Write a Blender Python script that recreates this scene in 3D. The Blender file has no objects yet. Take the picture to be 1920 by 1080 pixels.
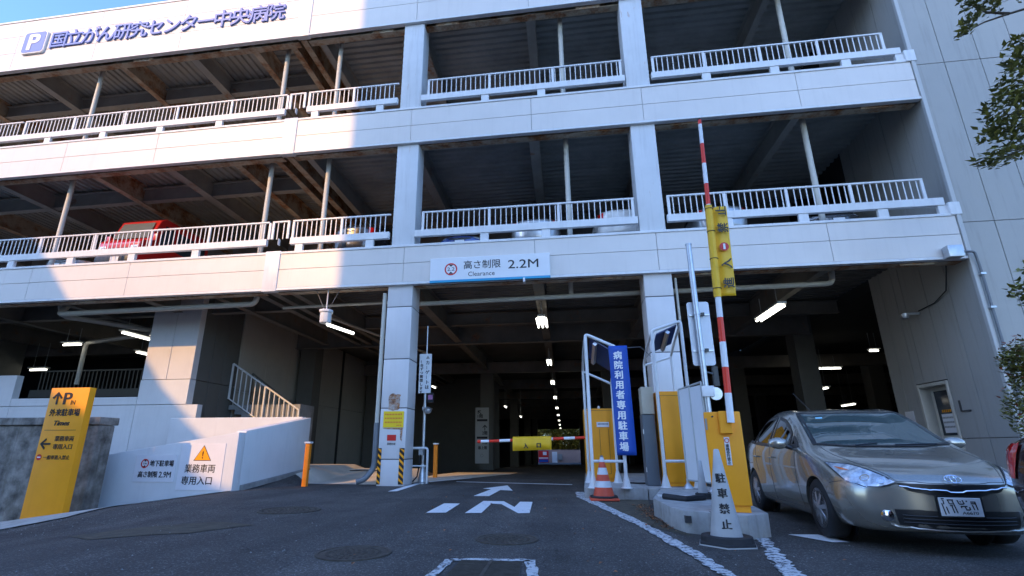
import bpy, bmesh, math, random
from mathutils import Vector, Matrix
from mathutils.bvhtree import BVHTree
random.seed(11)
S = bpy.context.scene
COL = S.collection
R = math.radians

# ------------------------------------------------------------------ camera
cam_d = bpy.data.cameras.new('camera'); cam = bpy.data.objects.new('camera', cam_d); COL.objects.link(cam)
PITCH, YAW = R(16.501), R(-8.125)
cam.location = (0, 0, 1.0)
cam.rotation_euler = (math.pi/2 + PITCH, 0, -YAW)
cam_d.sensor_width = 36.0
cam_d.lens = 927.4/1920*36
cam_d.shift_x = 38.6/1920
cam_d.shift_y = 25.4/1920
cam_d.clip_start = 0.05; cam_d.clip_end = 3000
S.camera = cam

# ------------------------------------------------------------------ sky and sun
SUN = Vector((-0.50, -1.0, 0.59)).normalized()      # towards the sun, behind the camera and to the left
w = bpy.data.worlds.new('World'); S.world = w; w.use_nodes = True
nt = w.node_tree; nt.nodes.clear()
sky = nt.nodes.new('ShaderNodeTexSky'); sky.sky_type = 'NISHITA'; sky.sun_disc = False
sky.sun_elevation = math.asin(SUN.z); sky.sun_rotation = math.atan2(SUN.x, SUN.y)
sky.air_density = 1.0; sky.dust_density = 1.0; sky.ozone_density = 2.0
bg = nt.nodes.new('ShaderNodeBackground'); bg.inputs['Strength'].default_value = 0.15
wo = nt.nodes.new('ShaderNodeOutputWorld')
tint = nt.nodes.new('ShaderNodeMix'); tint.data_type = 'RGBA'; tint.blend_type = 'MULTIPLY'; tint.inputs['Factor'].default_value = 1.0
tint.inputs['B'].default_value = (0.68, 0.88, 1.20, 1)      # clear deep blue winter sky
nt.links.new(sky.outputs[0], tint.inputs['A']); nt.links.new(tint.outputs['Result'], bg.inputs[0]); nt.links.new(bg.outputs[0], wo.inputs[0])
sun_d = bpy.data.lights.new('sun', 'SUN'); sun_d.energy = 2.0; sun_d.angle = R(0.5); sun_d.color = (0.57, 0.31, 0.09)
sun = bpy.data.objects.new('sun', sun_d); COL.objects.link(sun)
sun.rotation_euler = SUN.to_track_quat('Z', 'Y').to_euler(); sun.location = (-20, -40, 40)
S.view_settings.view_transform = 'Standard'; S.view_settings.look = 'None'
S.view_settings.gamma = 1.0; S.view_settings.use_curve_mapping = False
S.view_settings.exposure = 1.78
S.cycles.max_bounces = 8; S.cycles.diffuse_bounces = 4; S.cycles.glossy_bounces = 4
S.cycles.transparent_max_bounces = 12
S.cycles.sample_clamp_indirect = 4.0

# ------------------------------------------------------------------ materials
MATS = {}
def mat(name, col, rough=0.6, metal=0.0, var=0.0, scale=4.0, bump=0.0, bscale=40.0, rust=0.0, rscale=1.2,
        dirt=0.0, coat=0.0, emit=None, estr=0.0, streak=0.0, spec=None, wear=None, rstreak=0.0):
    if name in MATS: return MATS[name]
    m = bpy.data.materials.new(name); m.use_nodes = True; t = m.node_tree; N = t.nodes; L = t.links
    b = N['Principled BSDF']
    b.inputs['Roughness'].default_value = rough; b.inputs['Metallic'].default_value = metal
    b.inputs['Coat Weight'].default_value = coat
    if spec is not None: b.inputs['Specular IOR Level'].default_value = spec
    c = (*col, 1.0)
    b.inputs['Base Color'].default_value = c
    m.diffuse_color = c
    geo = N.new('ShaderNodeNewGeometry'); src = geo.outputs['Position']
    cur = None
    def noise(sc, det=5.0, rr=0.6, vec=None):
        n = N.new('ShaderNodeTexNoise'); n.inputs['Scale'].default_value = sc; n.inputs['Detail'].default_value = det
        n.inputs['Roughness'].default_value = rr; L.new(vec or src, n.inputs['Vector']); return n.outputs['Fac']
    def ramp(fac, a, b_):
        r = N.new('ShaderNodeMapRange'); r.inputs['From Min'].default_value = a; r.inputs['From Max'].default_value = b_
        L.new(fac, r.inputs['Value']); return r.outputs['Result']
    def mix(fac, A, B):
        x = N.new('ShaderNodeMix'); x.data_type = 'RGBA'
        if isinstance(fac, float): x.inputs['Factor'].default_value = fac
        else: L.new(fac, x.inputs['Factor'])
        for s_, v in ((x.inputs['A'], A), (x.inputs['B'], B)):
            if isinstance(v, tuple): s_.default_value = v
            else: L.new(v, s_)
        return x.outputs['Result']
    cur = c
    if var:
        lo = tuple(max(0, v*(1-var)) for v in col) + (1,); hi = tuple(min(1, v*(1+var*0.6)) for v in col) + (1,)
        cur = mix(ramp(noise(scale), 0.3, 0.7), lo, hi)
    if streak:
        mp = N.new('ShaderNodeMapping'); mp.inputs['Scale'].default_value = (5.0, 5.0, 0.35); L.new(src, mp.inputs['Vector'])
        f = ramp(noise(1.6, 4.0, 0.6, mp.outputs['Vector']), 0.52, 0.8)
        mm = N.new('ShaderNodeMath'); mm.operation = 'MULTIPLY'; L.new(f, mm.inputs[0]); mm.inputs[1].default_value = streak
        cur = mix(mm.outputs[0], cur, (col[0]*0.42, col[1]*0.40, col[2]*0.36, 1))
    if rstreak:
        mp = N.new('ShaderNodeMapping'); mp.inputs['Scale'].default_value = (7.0, 7.0, 0.9); L.new(src, mp.inputs['Vector'])
        f = ramp(noise(1.3, 6.0, 0.7, mp.outputs['Vector']), 0.70-0.12*rstreak, 0.76-0.12*rstreak)
        mm = N.new('ShaderNodeMath'); mm.operation = 'MULTIPLY'; L.new(f, mm.inputs[0]); mm.inputs[1].default_value = 0.75
        cur = mix(mm.outputs[0], cur, (0.45, 0.22, 0.08, 1))
    if dirt:
        f = ramp(noise(0.9, 6.0, 0.7), 0.5, 0.75)
        mm = N.new('ShaderNodeMath'); mm.operation = 'MULTIPLY'; L.new(f, mm.inputs[0]); mm.inputs[1].default_value = dirt
        cur = mix(mm.outputs[0], cur, (col[0]*0.35, col[1]*0.32, col[2]*0.27, 1))
    if rust:
        f = ramp(noise(rscale, 8.0, 0.75), 0.62-0.2*rust, 0.72-0.12*rust)
        rc = mix(ramp(noise(9.0), 0.35, 0.65), (0.16, 0.055, 0.018, 1), (0.42, 0.17, 0.05, 1))
        cur = mix(f, cur, rc)
    if wear:      # wear = (colour, amount): paint worn through to what lies under it
        f = ramp(noise(14.0, 8.0, 0.8), 0.66-0.3*wear[1], 0.70-0.3*wear[1])
        cur = mix(f, cur, (*wear[0], 1))
    if not isinstance(cur, tuple): L.new(cur, b.inputs['Base Color'])
    if bump:
        bm_ = N.new('ShaderNodeBump'); bm_.inputs['Strength'].default_value = bump; bm_.inputs['Distance'].default_value = 0.01
        L.new(noise(bscale, 6.0, 0.65), bm_.inputs['Height']); L.new(bm_.outputs[0], b.inputs['Normal'])
    if emit:
        b.inputs['Emission Color'].default_value = (*emit, 1); b.inputs['Emission Strength'].default_value = estr
    MATS[name] = m
    return m

def mat_asphalt(name, base, lightspeck):
    m = bpy.data.materials.new(name); m.use_nodes = True; t = m.node_tree; N = t.nodes; L = t.links; b = N['Principled BSDF']
    g = N.new('ShaderNodeNewGeometry')
    def nz(sc, d=4.0, r=0.6):
        n = N.new('ShaderNodeTexNoise'); n.inputs['Scale'].default_value = sc; n.inputs['Detail'].default_value = d; n.inputs['Roughness'].default_value = r
        L.new(g.outputs['Position'], n.inputs['Vector']); return n.outputs['Fac']
    r1 = N.new('ShaderNodeValToRGB'); r1.color_ramp.elements[0].position = 0.3; r1.color_ramp.elements[1].position = 0.72
    r1.color_ramp.elements[0].color = tuple(v*0.50 for v in base)+(1,); r1.color_ramp.elements[1].color = tuple(v*1.35 for v in base)+(1,)
    L.new(nz(0.8, 8.0, 0.7), r1.inputs[0])
    v = N.new('ShaderNodeTexVoronoi'); v.inputs['Scale'].default_value = 85.0; L.new(g.outputs['Position'], v.inputs['Vector'])
    sep = N.new('ShaderNodeSeparateColor'); L.new(v.outputs['Color'], sep.inputs[0])
    r2 = N.new('ShaderNodeValToRGB'); r2.color_ramp.elements[0].position = 0.80; r2.color_ramp.elements[0].color = (0, 0, 0, 1)
    r2.color_ramp.elements[1].position = 1.0; r2.color_ramp.elements[1].color = (lightspeck,)*3+(1,)
    L.new(sep.outputs[0], r2.inputs[0])
    r3 = N.new('ShaderNodeValToRGB'); r3.color_ramp.elements[0].position = 0.3; r3.color_ramp.elements[0].color = (0.6,)*3+(1,)
    r3.color_ramp.elements[1].position = 0.7; r3.color_ramp.elements[1].color = (1.35,)*3+(1,)
    L.new(nz(38.0, 3.0, 0.7), r3.inputs[0])
    mu = N.new('ShaderNodeMix'); mu.data_type = 'RGBA'; mu.blend_type = 'MULTIPLY'; mu.inputs['Factor'].default_value = 1.0
    L.new(r1.outputs[0], mu.inputs['A']); L.new(r3.outputs[0], mu.inputs['B'])
    ad = N.new('ShaderNodeMix'); ad.data_type = 'RGBA'; ad.blend_type = 'ADD'; ad.inputs['Factor'].default_value = 1.0
    L.new(mu.outputs['Result'], ad.inputs['A']); L.new(r2.outputs[0], ad.inputs['B'])
    # tyre-polished bands and a few hairline cracks
    mp = N.new('ShaderNodeMapping'); mp.inputs['Scale'].default_value = (0.95, 0.10, 1); mp.inputs['Rotation'].default_value = (0, 0, 0.12); L.new(g.outputs['Position'], mp.inputs['Vector'])
    n2 = N.new('ShaderNodeTexNoise'); n2.inputs['Scale'].default_value = 1.1; n2.inputs['Detail'].default_value = 3.0; L.new(mp.outputs[0], n2.inputs['Vector'])
    r4 = N.new('ShaderNodeValToRGB'); r4.color_ramp.elements[0].position = 0.38; r4.color_ramp.elements[0].color = (0.68,)*3+(1,); r4.color_ramp.elements[1].position = 0.66; r4.color_ramp.elements[1].color = (1.22,)*3+(1,); L.new(n2.outputs['Fac'], r4.inputs[0])
    wp = N.new('ShaderNodeTexNoise'); wp.inputs['Scale'].default_value = 1.6; wp.inputs['Detail'].default_value = 5.0; L.new(g.outputs['Position'], wp.inputs['Vector'])
    wa = N.new('ShaderNodeVectorMath'); wa.operation = 'ADD'; L.new(g.outputs['Position'], wa.inputs[0]); L.new(wp.outputs['Color'], wa.inputs[1])
    vc = N.new('ShaderNodeTexVoronoi'); vc.feature = 'DISTANCE_TO_EDGE'; vc.inputs['Scale'].default_value = 0.42; L.new(wa.outputs[0], vc.inputs['Vector'])
    r5 = N.new('ShaderNodeValToRGB'); r5.color_ramp.elements[0].position = 0.0; r5.color_ramp.elements[0].color = (0.35,)*3+(1,); r5.color_ramp.elements[1].position = 0.006; r5.color_ramp.elements[1].color = (1, 1, 1, 1); L.new(vc.outputs['Distance'], r5.inputs[0])
    m3 = N.new('ShaderNodeMix'); m3.data_type = 'RGBA'; m3.blend_type = 'MULTIPLY'; m3.inputs['Factor'].default_value = 1.0; L.new(r4.outputs[0], m3.inputs['A']); L.new(r5.outputs[0], m3.inputs['B'])
    m4 = N.new('ShaderNodeMix'); m4.data_type = 'RGBA'; m4.blend_type = 'MULTIPLY'; m4.inputs['Factor'].default_value = 1.0; L.new(ad.outputs['Result'], m4.inputs['A']); L.new(m3.outputs['Result'], m4.inputs['B'])
    L.new(m4.outputs['Result'], b.inputs['Base Color']); b.inputs['Roughness'].default_value = 0.82
    bp = N.new('ShaderNodeBump'); bp.inputs['Strength'].default_value = 0.55; bp.inputs['Distance'].default_value = 0.012
    L.new(nz(60.0, 6.0, 0.75), bp.inputs['Height']); L.new(bp.outputs[0], b.inputs['Normal'])
    MATS[name] = m; return m

def mat_glass(name, tint, gloss=0.08, painted_sheen=0.0):
    m = bpy.data.materials.new(name); m.use_nodes = True; t = m.node_tree; N = t.nodes; L = t.links; N.clear()
    o = N.new('ShaderNodeOutputMaterial'); tr = N.new('ShaderNodeBsdfTransparent'); gl = N.new('ShaderNodeBsdfGlossy'); fr = N.new('ShaderNodeFresnel'); mx = N.new('ShaderNodeMixShader')
    tr.inputs[0].default_value = (*tint, 1); gl.inputs['Roughness'].default_value = 0.02; fr.inputs[0].default_value = 1.52
    ad = N.new('ShaderNodeMath'); ad.operation = 'ADD'; ad.inputs[1].default_value = gloss; ad.use_clamp = True
    L.new(fr.outputs[0], ad.inputs[0]); L.new(ad.outputs[0], mx.inputs[0]); L.new(tr.outputs[0], mx.inputs[1]); L.new(gl.outputs[0], mx.inputs[2]); df = N.new('ShaderNodeBsdfDiffuse'); df.inputs[0].default_value = (0.30, 0.42, 0.40, 1); m2 = N.new('ShaderNodeMixShader'); m2.inputs[0].default_value = painted_sheen  # milky teal diffuse stands in for sky reflected in the windscreen
    L.new(mx.outputs[0], m2.inputs[1]); L.new(df.outputs[0], m2.inputs[2]); L.new(m2.outputs[0], o.inputs[0])
    MATS[name] = m; return m

def mat_leaf(name, col):
    m = bpy.data.materials.new(name); m.use_nodes = True; t = m.node_tree; N = t.nodes; L = t.links; b = N['Principled BSDF']
    oi = N.new('ShaderNodeNewGeometry'); r = N.new('ShaderNodeValToRGB')
    r.color_ramp.elements[0].color = tuple(v*0.5 for v in col)+(1,); r.color_ramp.elements[1].color = (col[0]*1.9, col[1]*1.5, col[2]*1.2, 1)
    L.new(oi.outputs['Random Per Island'], r.inputs[0]); L.new(r.outputs[0], b.inputs['Base Color'])
    b.inputs['Roughness'].default_value = 0.38; b.inputs['Transmission Weight'].default_value = 0.0
    b.inputs['Subsurface Weight'].default_value = 0.0
    MATS[name] = m; return m

panel_m = mat('cream_panel', (0.735, 0.675, 0.61), 0.42, var=0.06, scale=0.5, streak=0.10, dirt=0.07)
whitemetal = mat('white_painted_steel', (0.74, 0.73, 0.71), 0.42, var=0.08, scale=3.0, streak=0.18, rstreak=0.12)
colm = mat('column_cladding', (0.68, 0.65, 0.63), 0.4, var=0.05, scale=1.5, streak=0.10)
colrust = mat('column_paint_rusting', (0.66, 0.66, 0.65), 0.5, var=0.06, scale=1.5, streak=0.3, rstreak=0.45)
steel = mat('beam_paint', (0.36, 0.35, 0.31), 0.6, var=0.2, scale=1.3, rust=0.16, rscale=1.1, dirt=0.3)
steeldark = mat('beam_paint_shade_tone', (0.20, 0.18, 0.15), 0.65, var=0.2, scale=1.3, rust=0.2, rscale=1.1, dirt=0.4)  # copy of the beam paint with the entrance level's deep shade in its colour
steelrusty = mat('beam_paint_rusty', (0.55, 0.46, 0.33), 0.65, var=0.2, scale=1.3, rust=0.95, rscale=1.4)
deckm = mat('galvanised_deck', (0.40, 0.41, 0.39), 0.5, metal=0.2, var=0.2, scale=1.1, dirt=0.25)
deckdark = mat('galvanised_deck_shade_tone', (0.16, 0.15, 0.135), 0.55, metal=0.2, var=0.2, scale=1.1, dirt=0.4)  # same deck as above, darkened in colour to stand in for shade
pipem = mat('cream_pipe', (0.55, 0.52, 0.44), 0.45, var=0.08, scale=3)
greypipe = mat('grey_pipe', (0.16, 0.17, 0.18), 0.5)
pavem = mat('pavement_concrete', (0.46, 0.43, 0.38), 0.9, var=0.3, scale=4, bump=0.5, bscale=30, dirt=0.6)
concrete = mat('concrete', (0.27, 0.265, 0.25), 0.9, var=0.25, scale=2.5, bump=0.5, bscale=30, dirt=0.6, streak=0.4)
decksurf = mat('deck_surface', (0.42, 0.40, 0.36), 0.85, var=0.15, scale=1.5)
rampwall = mat('ramp_wall', (0.44, 0.41, 0.35), 0.8, var=0.12, scale=0.9, dirt=0.3)
oldconc = mat('old_stained_concrete', (0.25, 0.23, 0.20), 0.95, var=0.75, scale=3.2, bump=1.0, bscale=14, dirt=0.9, streak=1.0)
kerbm = mat('kerb_concrete', (0.40, 0.39, 0.365), 0.9, var=0.25, scale=5, bump=0.5, bscale=40, dirt=0.55, streak=0.45)
floorconc = mat('apron_concrete', (0.60, 0.55, 0.46), 0.85, var=0.2, scale=1.8, bump=0.3, bscale=30, dirt=0.5)
whitewall = mat('white_rendered_wall', (0.68, 0.675, 0.66), 0.75, var=0.06, scale=1.2, bump=0.12, bscale=25, streak=0.12)
wingm = mat('wing_panel', (0.39, 0.375, 0.34), 0.6, var=0.07, scale=0.9, streak=0.3, dirt=0.15)
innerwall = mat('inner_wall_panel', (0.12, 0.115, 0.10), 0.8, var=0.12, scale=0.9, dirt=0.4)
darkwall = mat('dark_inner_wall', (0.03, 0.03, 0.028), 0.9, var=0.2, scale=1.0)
gapm = mat('joint_gap', (0.05, 0.05, 0.05), 0.9)
yellow = mat('yellow_paint', (0.98, 0.365, 0.003), 0.55, var=0.06, scale=2.0, streak=0.10)
yellowv = mat('yellow_vinyl', (0.88, 0.50, 0.012), 0.5, var=0.08, scale=6, bump=0.4, bscale=9)
blackp = mat('black_print', (0.012, 0.012, 0.014), 0.5)
redp = mat('red_print', (0.62, 0.02, 0.015), 0.5)
whitep = mat('white_print', (0.80, 0.80, 0.80), 0.5)
signw = mat('white_sign_face', (0.78, 0.78, 0.77), 0.45, var=0.03, scale=3)
paper = mat('white_laminated_sheet', (0.76, 0.75, 0.76), 0.35, var=0.03, scale=4)
signgrey = mat('grey_sign_face', (0.30, 0.29, 0.26), 0.6, var=0.05, scale=3)
bluep = mat('blue_vinyl', (0.012, 0.075, 0.40), 0.5, var=0.06, scale=5, bump=0.3, bscale=6)
navyp = mat('navy_panel', (0.02, 0.045, 0.16), 0.35)
letterblue = mat('letter_blue', (0.13, 0.19, 0.50), 0.4)
cyanp = mat('cyan_stripe', (0.02, 0.33, 0.55), 0.4)
orange = mat('orange_post', (0.85, 0.24, 0.01), 0.45, var=0.12, scale=7)
coneo = mat('cone_red', (0.62, 0.075, 0.03), 0.55, var=0.12, scale=6)
conew = mat('cone_reflective_white', (0.62, 0.63, 0.64), 0.4, var=0.14, scale=9)
bigcone = mat('cone_weathered_white', (0.46, 0.45, 0.43), 0.6, var=0.14, scale=4, streak=0.25)
rubber = mat('black_rubber', (0.022, 0.022, 0.024), 0.7, var=0.3, scale=9)
galv = mat('galvanised_steel', (0.50, 0.52, 0.54), 0.35, metal=0.75, var=0.15, scale=8)
alu = mat('aluminium', (0.62, 0.63, 0.65), 0.3, metal=0.85)
redstripe = mat('red_reflective_stripe', (0.80, 0.035, 0.01), 0.4)
paintline = mat('road_paint', (0.74, 0.74, 0.72), 0.75, var=0.08, scale=9, wear=((0.10, 0.10, 0.105), 0.18), bump=0.4, bscale=60)
paintworn = mat('road_paint_worn', (0.60, 0.60, 0.58), 0.85, var=0.15, scale=9, wear=((0.07, 0.07, 0.075), 0.50), bump=0.6, bscale=60)
ironm = mat('cast_iron', (0.080, 0.066, 0.052), 0.7, metal=0.2, var=0.35, scale=12, bump=0.6, bscale=50)
tubem = mat('lit_tube', (1, 1, 1), 0.4, emit=(1.0, 0.98, 0.88), estr=2.0)
fixm = mat('fixture_housing', (0.45, 0.45, 0.42), 0.5)
asph = mat_asphalt('asphalt', (0.066, 0.058, 0.050), 0.13)
cgrey = mat('grey_cabinet', (0.10, 0.12, 0.14), 0.5, var=0.08)
tancab = mat('tan_cabinet', (0.48, 0.43, 0.33), 0.5, var=0.08)
chrome = mat('chrome', (0.75, 0.77, 0.80), 0.12, metal=1.0)
blackpl = mat('black_plastic', (0.015, 0.016, 0.018), 0.4)
trimdark = mat('interior_trim', (0.035, 0.037, 0.04), 0.7)
seatm = mat('seat_fabric', (0.16, 0.155, 0.145), 0.9)
glass = mat_glass('windscreen_glass', (0.22, 0.32, 0.31), 0.16, 0.16)
glassd = mat_glass('tinted_window_glass', (0.10, 0.11, 0.11), 0.06)
lens = mat('headlamp_lens', (0.66, 0.70, 0.76), 0.10, metal=0.30, coat=1.0, var=0.55, scale=16)
leafm = mat_leaf('leaf_green', (0.13, 0.155, 0.040))
farleaf = mat_leaf('far_leaf', (0.045, 0.075, 0.022))
leafr = mat_leaf('leaf_red_tips', (0.17, 0.055, 0.030))
barkm = mat('bark', (0.07, 0.055, 0.042), 0.9, bump=0.6, bscale=20, var=0.3)
skinm = mat('skin', (0.48, 0.28, 0.20), 0.55)
clothm = mat('dark_jacket', (0.03, 0.032, 0.045), 0.85)
glove = mat('white_glove', (0.70, 0.69, 0.66), 0.8)
carbeige = mat('beige_metallic_paint', (0.42, 0.39, 0.33), 0.25, metal=0.70, coat=0.9)
carred = mat('red_car_paint', (0.50, 0.012, 0.010), 0.3, coat=0.8)
carwhite = mat('white_car_paint', (0.72, 0.72, 0.70), 0.3, coat=0.8)
carsilver = mat('silver_car_paint', (0.42, 0.43, 0.44), 0.3, metal=0.6, coat=0.8)
cardark = mat('dark_car_paint', (0.02, 0.021, 0.024), 0.25, coat=0.9)
carmaroon = mat('maroon_car_paint', (0.028, 0.010, 0.010), 0.25, metal=0.3, coat=0.9)
carblue = mat('blue_car_paint', (0.02, 0.07, 0.30), 0.3, coat=0.8)
tail = mat('tail_lamp_red', (0.62, 0.012, 0.012), 0.12, coat=1.0)
amber = mat('amber_lamp', (0.80, 0.20, 0.06), 0.15, coat=1.0)
tyre = mat('tyre_rubber', (0.018, 0.018, 0.019), 0.75, bump=0.2)
pinkwall = mat('pink_wall', (0.45, 0.30, 0.25), 0.9, var=0.08)
facadeb = mat('opposite_building_tiles', (0.34, 0.33, 0.31), 0.7, var=0.06)
darkglass = mat('opposite_window_glass', (0.03, 0.04, 0.05), 0.08)
soilm = mat('damp_soil', (0.085, 0.07, 0.045), 0.95, var=0.5, scale=6, bump=0.9, bscale=30)
fallen = mat_leaf('fallen_leaf', (0.20, 0.085, 0.030))

# ------------------------------------------------------------------ mesh helpers
class MB:
    def __init__(s): s.v = []; s.f = []; s.mi = []; s.cur = 0
    def add(s, vs, fs, M=None):
        o = len(s.v)
        s.v += [tuple(M @ Vector(p)) if M else tuple(p) for p in vs]
        s.f += [tuple(i+o for i in f) for f in fs]; s.mi += [s.cur]*len(fs); return s
    def box(s, x0, x1, y0, y1, z0, z1, M=None):
        return s.add([(x0,y0,z0),(x1,y0,z0),(x1,y1,z0),(x0,y1,z0),(x0,y0,z1),(x1,y0,z1),(x1,y1,z1),(x0,y1,z1)],
                     [(0,3,2,1),(4,5,6,7),(0,1,5,4),(1,2,6,5),(2,3,7,6),(3,0,4,7)], M)
    def tube(s, p, q, r, n=10, r2=None, cap=True):
        return s.path([p, q], r, n, r2=r2, cap=cap)
    def path(s, pts, r, n=8, r2=None, cap=True, closed=False):
        P = [Vector(p) for p in pts]; k = len(P); rings = []
        up = Vector((0,0,1)); prev = None
        for i in range(k):
            if closed: d = (P[(i+1) % k]-P[i-1])
            elif i == 0: d = P[1]-P[0]
            elif i == k-1: d = P[-1]-P[-2]
            else: d = (P[i+1]-P[i]).normalized()+(P[i]-P[i-1]).normalized()
            d.normalize()
            if prev is None:
                a = d.cross(up)
                if a.length < 1e-3: a = d.cross(Vector((1,0,0)))
            else: a = prev-d*prev.dot(d)
            a.normalize(); prev = a; b = d.cross(a)
            rr = r if r2 is None else r+(r2-r)*i/(k-1)
            if not closed and 0 < i < k-1:
                c = abs((P[i+1]-P[i]).normalized().dot(d)); sc = 1/max(c, 0.5)
            rings.append([P[i]+(a*math.cos(2*math.pi*j/n)+b*math.sin(2*math.pi*j/n))*rr for j in range(n)])
        vs = [p for g in rings for p in g]; fs = []
        for i in range(k if closed else k-1):
            i2 = (i+1) % k
            for j in range(n):
                fs.append((i*n+j, i*n+(j+1) % n, i2*n+(j+1) % n, i2*n+j))
        if cap and not closed: fs += [tuple(range(n))[::-1], tuple((k-1)*n+j for j in range(n))]
        return s.add(vs, fs)
    def lathe(s, c, prof, n=24, axis='z'):
        vs = []; fs = []
        for (r, z) in prof:
            for j in range(n):
                a = 2*math.pi*j/n; x, y = r*math.cos(a), r*math.sin(a)
                if axis == 'z': vs.append((c[0]+x, c[1]+y, c[2]+z))
                elif axis == 'x': vs.append((c[0]+z, c[1]+x, c[2]+y))
                else: vs.append((c[0]+x, c[1]+z, c[2]+y))
        k = len(prof)
        for i in range(k-1):
            for j in range(n): fs.append((i*n+j, i*n+(j+1) % n, (i+1)*n+(j+1) % n, (i+1)*n+j))
        fs += [tuple(range(n))[::-1], tuple((k-1)*n+j for j in range(n))]
        return s.add(vs, fs)
    def prism(s, poly, y0, y1, fn=None):      # poly in (a, b), extruded over c; fn maps (a,b,c)->xyz
        fn = fn or (lambda a, b, c: (a, c, b)); n = len(poly)
        vs = [fn(a, b, y0) for a, b in poly]+[fn(a, b, y1) for a, b in poly]
        fs = [tuple(range(n)), tuple(range(2*n-1, n-1, -1))]+[(i, i+n, (i+1) % n+n, (i+1) % n) for i in range(n)]
        return s.add(vs, fs)
    def ibeam(s, p, q, w_, h_, t=0.025):      # p,q: ends of the top centre line; horizontal beam
        p, q = Vector(p), Vector(q); d = (q-p).normalized(); a = Vector((d.y, -d.x, 0)).normalized(); u = Vector((0,0,1))
        for (wa, z0, z1) in ((w_, -t, 0), (t, -h_+t, -t), (w_, -h_, -h_+t)):
            vs = [e+a*sx*wa/2+u*z for e in (p, q) for z in (z0, z1) for sx in (-1, 1)]
            s.add(vs, [(0,1,3,2),(4,6,7,5),(0,4,5,1),(2,3,7,6),(0,2,6,4),(1,5,7,3)])
        return s

def mesh_from(mb, mats, bevel=0.0, seg=2, angle=35):
    me = bpy.data.meshes.new('m'); me.from_pydata(mb.v, [], mb.f)
    mats = mats if isinstance(mats, (list, tuple)) else [mats]
    for m in mats: me.materials.append(m)
    if len(mats) > 1: me.polygons.foreach_set('material_index', mb.mi)
    bm = bmesh.new(); bm.from_mesh(me)
    bmesh.ops.recalc_face_normals(bm, faces=bm.faces)
    if bevel:
        ed = [e for e in bm.edges if len(e.link_faces) == 2 and e.calc_face_angle(0) > R(40)]
        bmesh.ops.bevel(bm, geom=ed, offset=bevel, segments=seg, affect='EDGES', profile=0.6, clamp_overlap=True)
    bm.to_mesh(me); bm.free()
    for p in me.polygons: p.use_smooth = True
    me.set_sharp_from_angle(angle=R(angle))
    return me

ROOT = {}
def tag(o, label, cat, group=None, kind=None):
    if label: o['label'] = label
    if cat: o['category'] = cat
    if group: o['group'] = group
    if kind: o['kind'] = kind
    return o
def thing(name, label, cat, loc=(0,0,0), rotz=0.0, group=None):
    o = bpy.data.objects.new(name, None); COL.objects.link(o); o.location = loc; o.rotation_euler = (0,0,rotz)
    o.empty_display_size = 0.2; ROOT[o.name] = (Vector(loc), rotz)
    return tag(o, label, cat, group)
def inv(root):
    while root.parent: root = root.parent
    L_, rz = ROOT.get(root.name, (Vector((0,0,0)), 0))
    return Matrix.Rotation(-rz, 4, 'Z') @ Matrix.Translation(-L_)
def obj(name, mb, mats, parent=None, bevel=0.0, seg=2, label=None, local=False, angle=35):
    me = mesh_from(mb, mats, bevel, seg, angle) if isinstance(mb, MB) else mb
    o = bpy.data.objects.new(name, me); me.name = name; COL.objects.link(o)
    if parent:
        o.parent = parent
        if not local: me.transform(inv(parent))
    if label: o['label'] = label
    return o
def solo(name, mb, mats, label, cat, group=None, bevel=0.0, seg=2, kind=None):
    """a thing that is one mesh, origin at its base"""
    o = obj(name, mb, mats, None, bevel, seg)
    xs = [v.co for v in o.data.vertices]
    c = Vector(((min(v.x for v in xs)+max(v.x for v in xs))/2, (min(v.y for v in xs)+max(v.y for v in xs))/2, min(v.z for v in xs)))
    o.data.transform(Matrix.Translation(-c)); o.location = c
    return tag(o, label, cat, group, kind)
def inst(name, me, parent, loc, rot=None, scale=None):   # local placement of a shared mesh
    o = bpy.data.objects.new(name, me); COL.objects.link(o); o.parent = parent
    o.location = (inv(parent) @ Vector(loc)) if parent else loc
    if rot: o.rotation_euler = rot
    if scale: o.scale = scale
    return o
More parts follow.
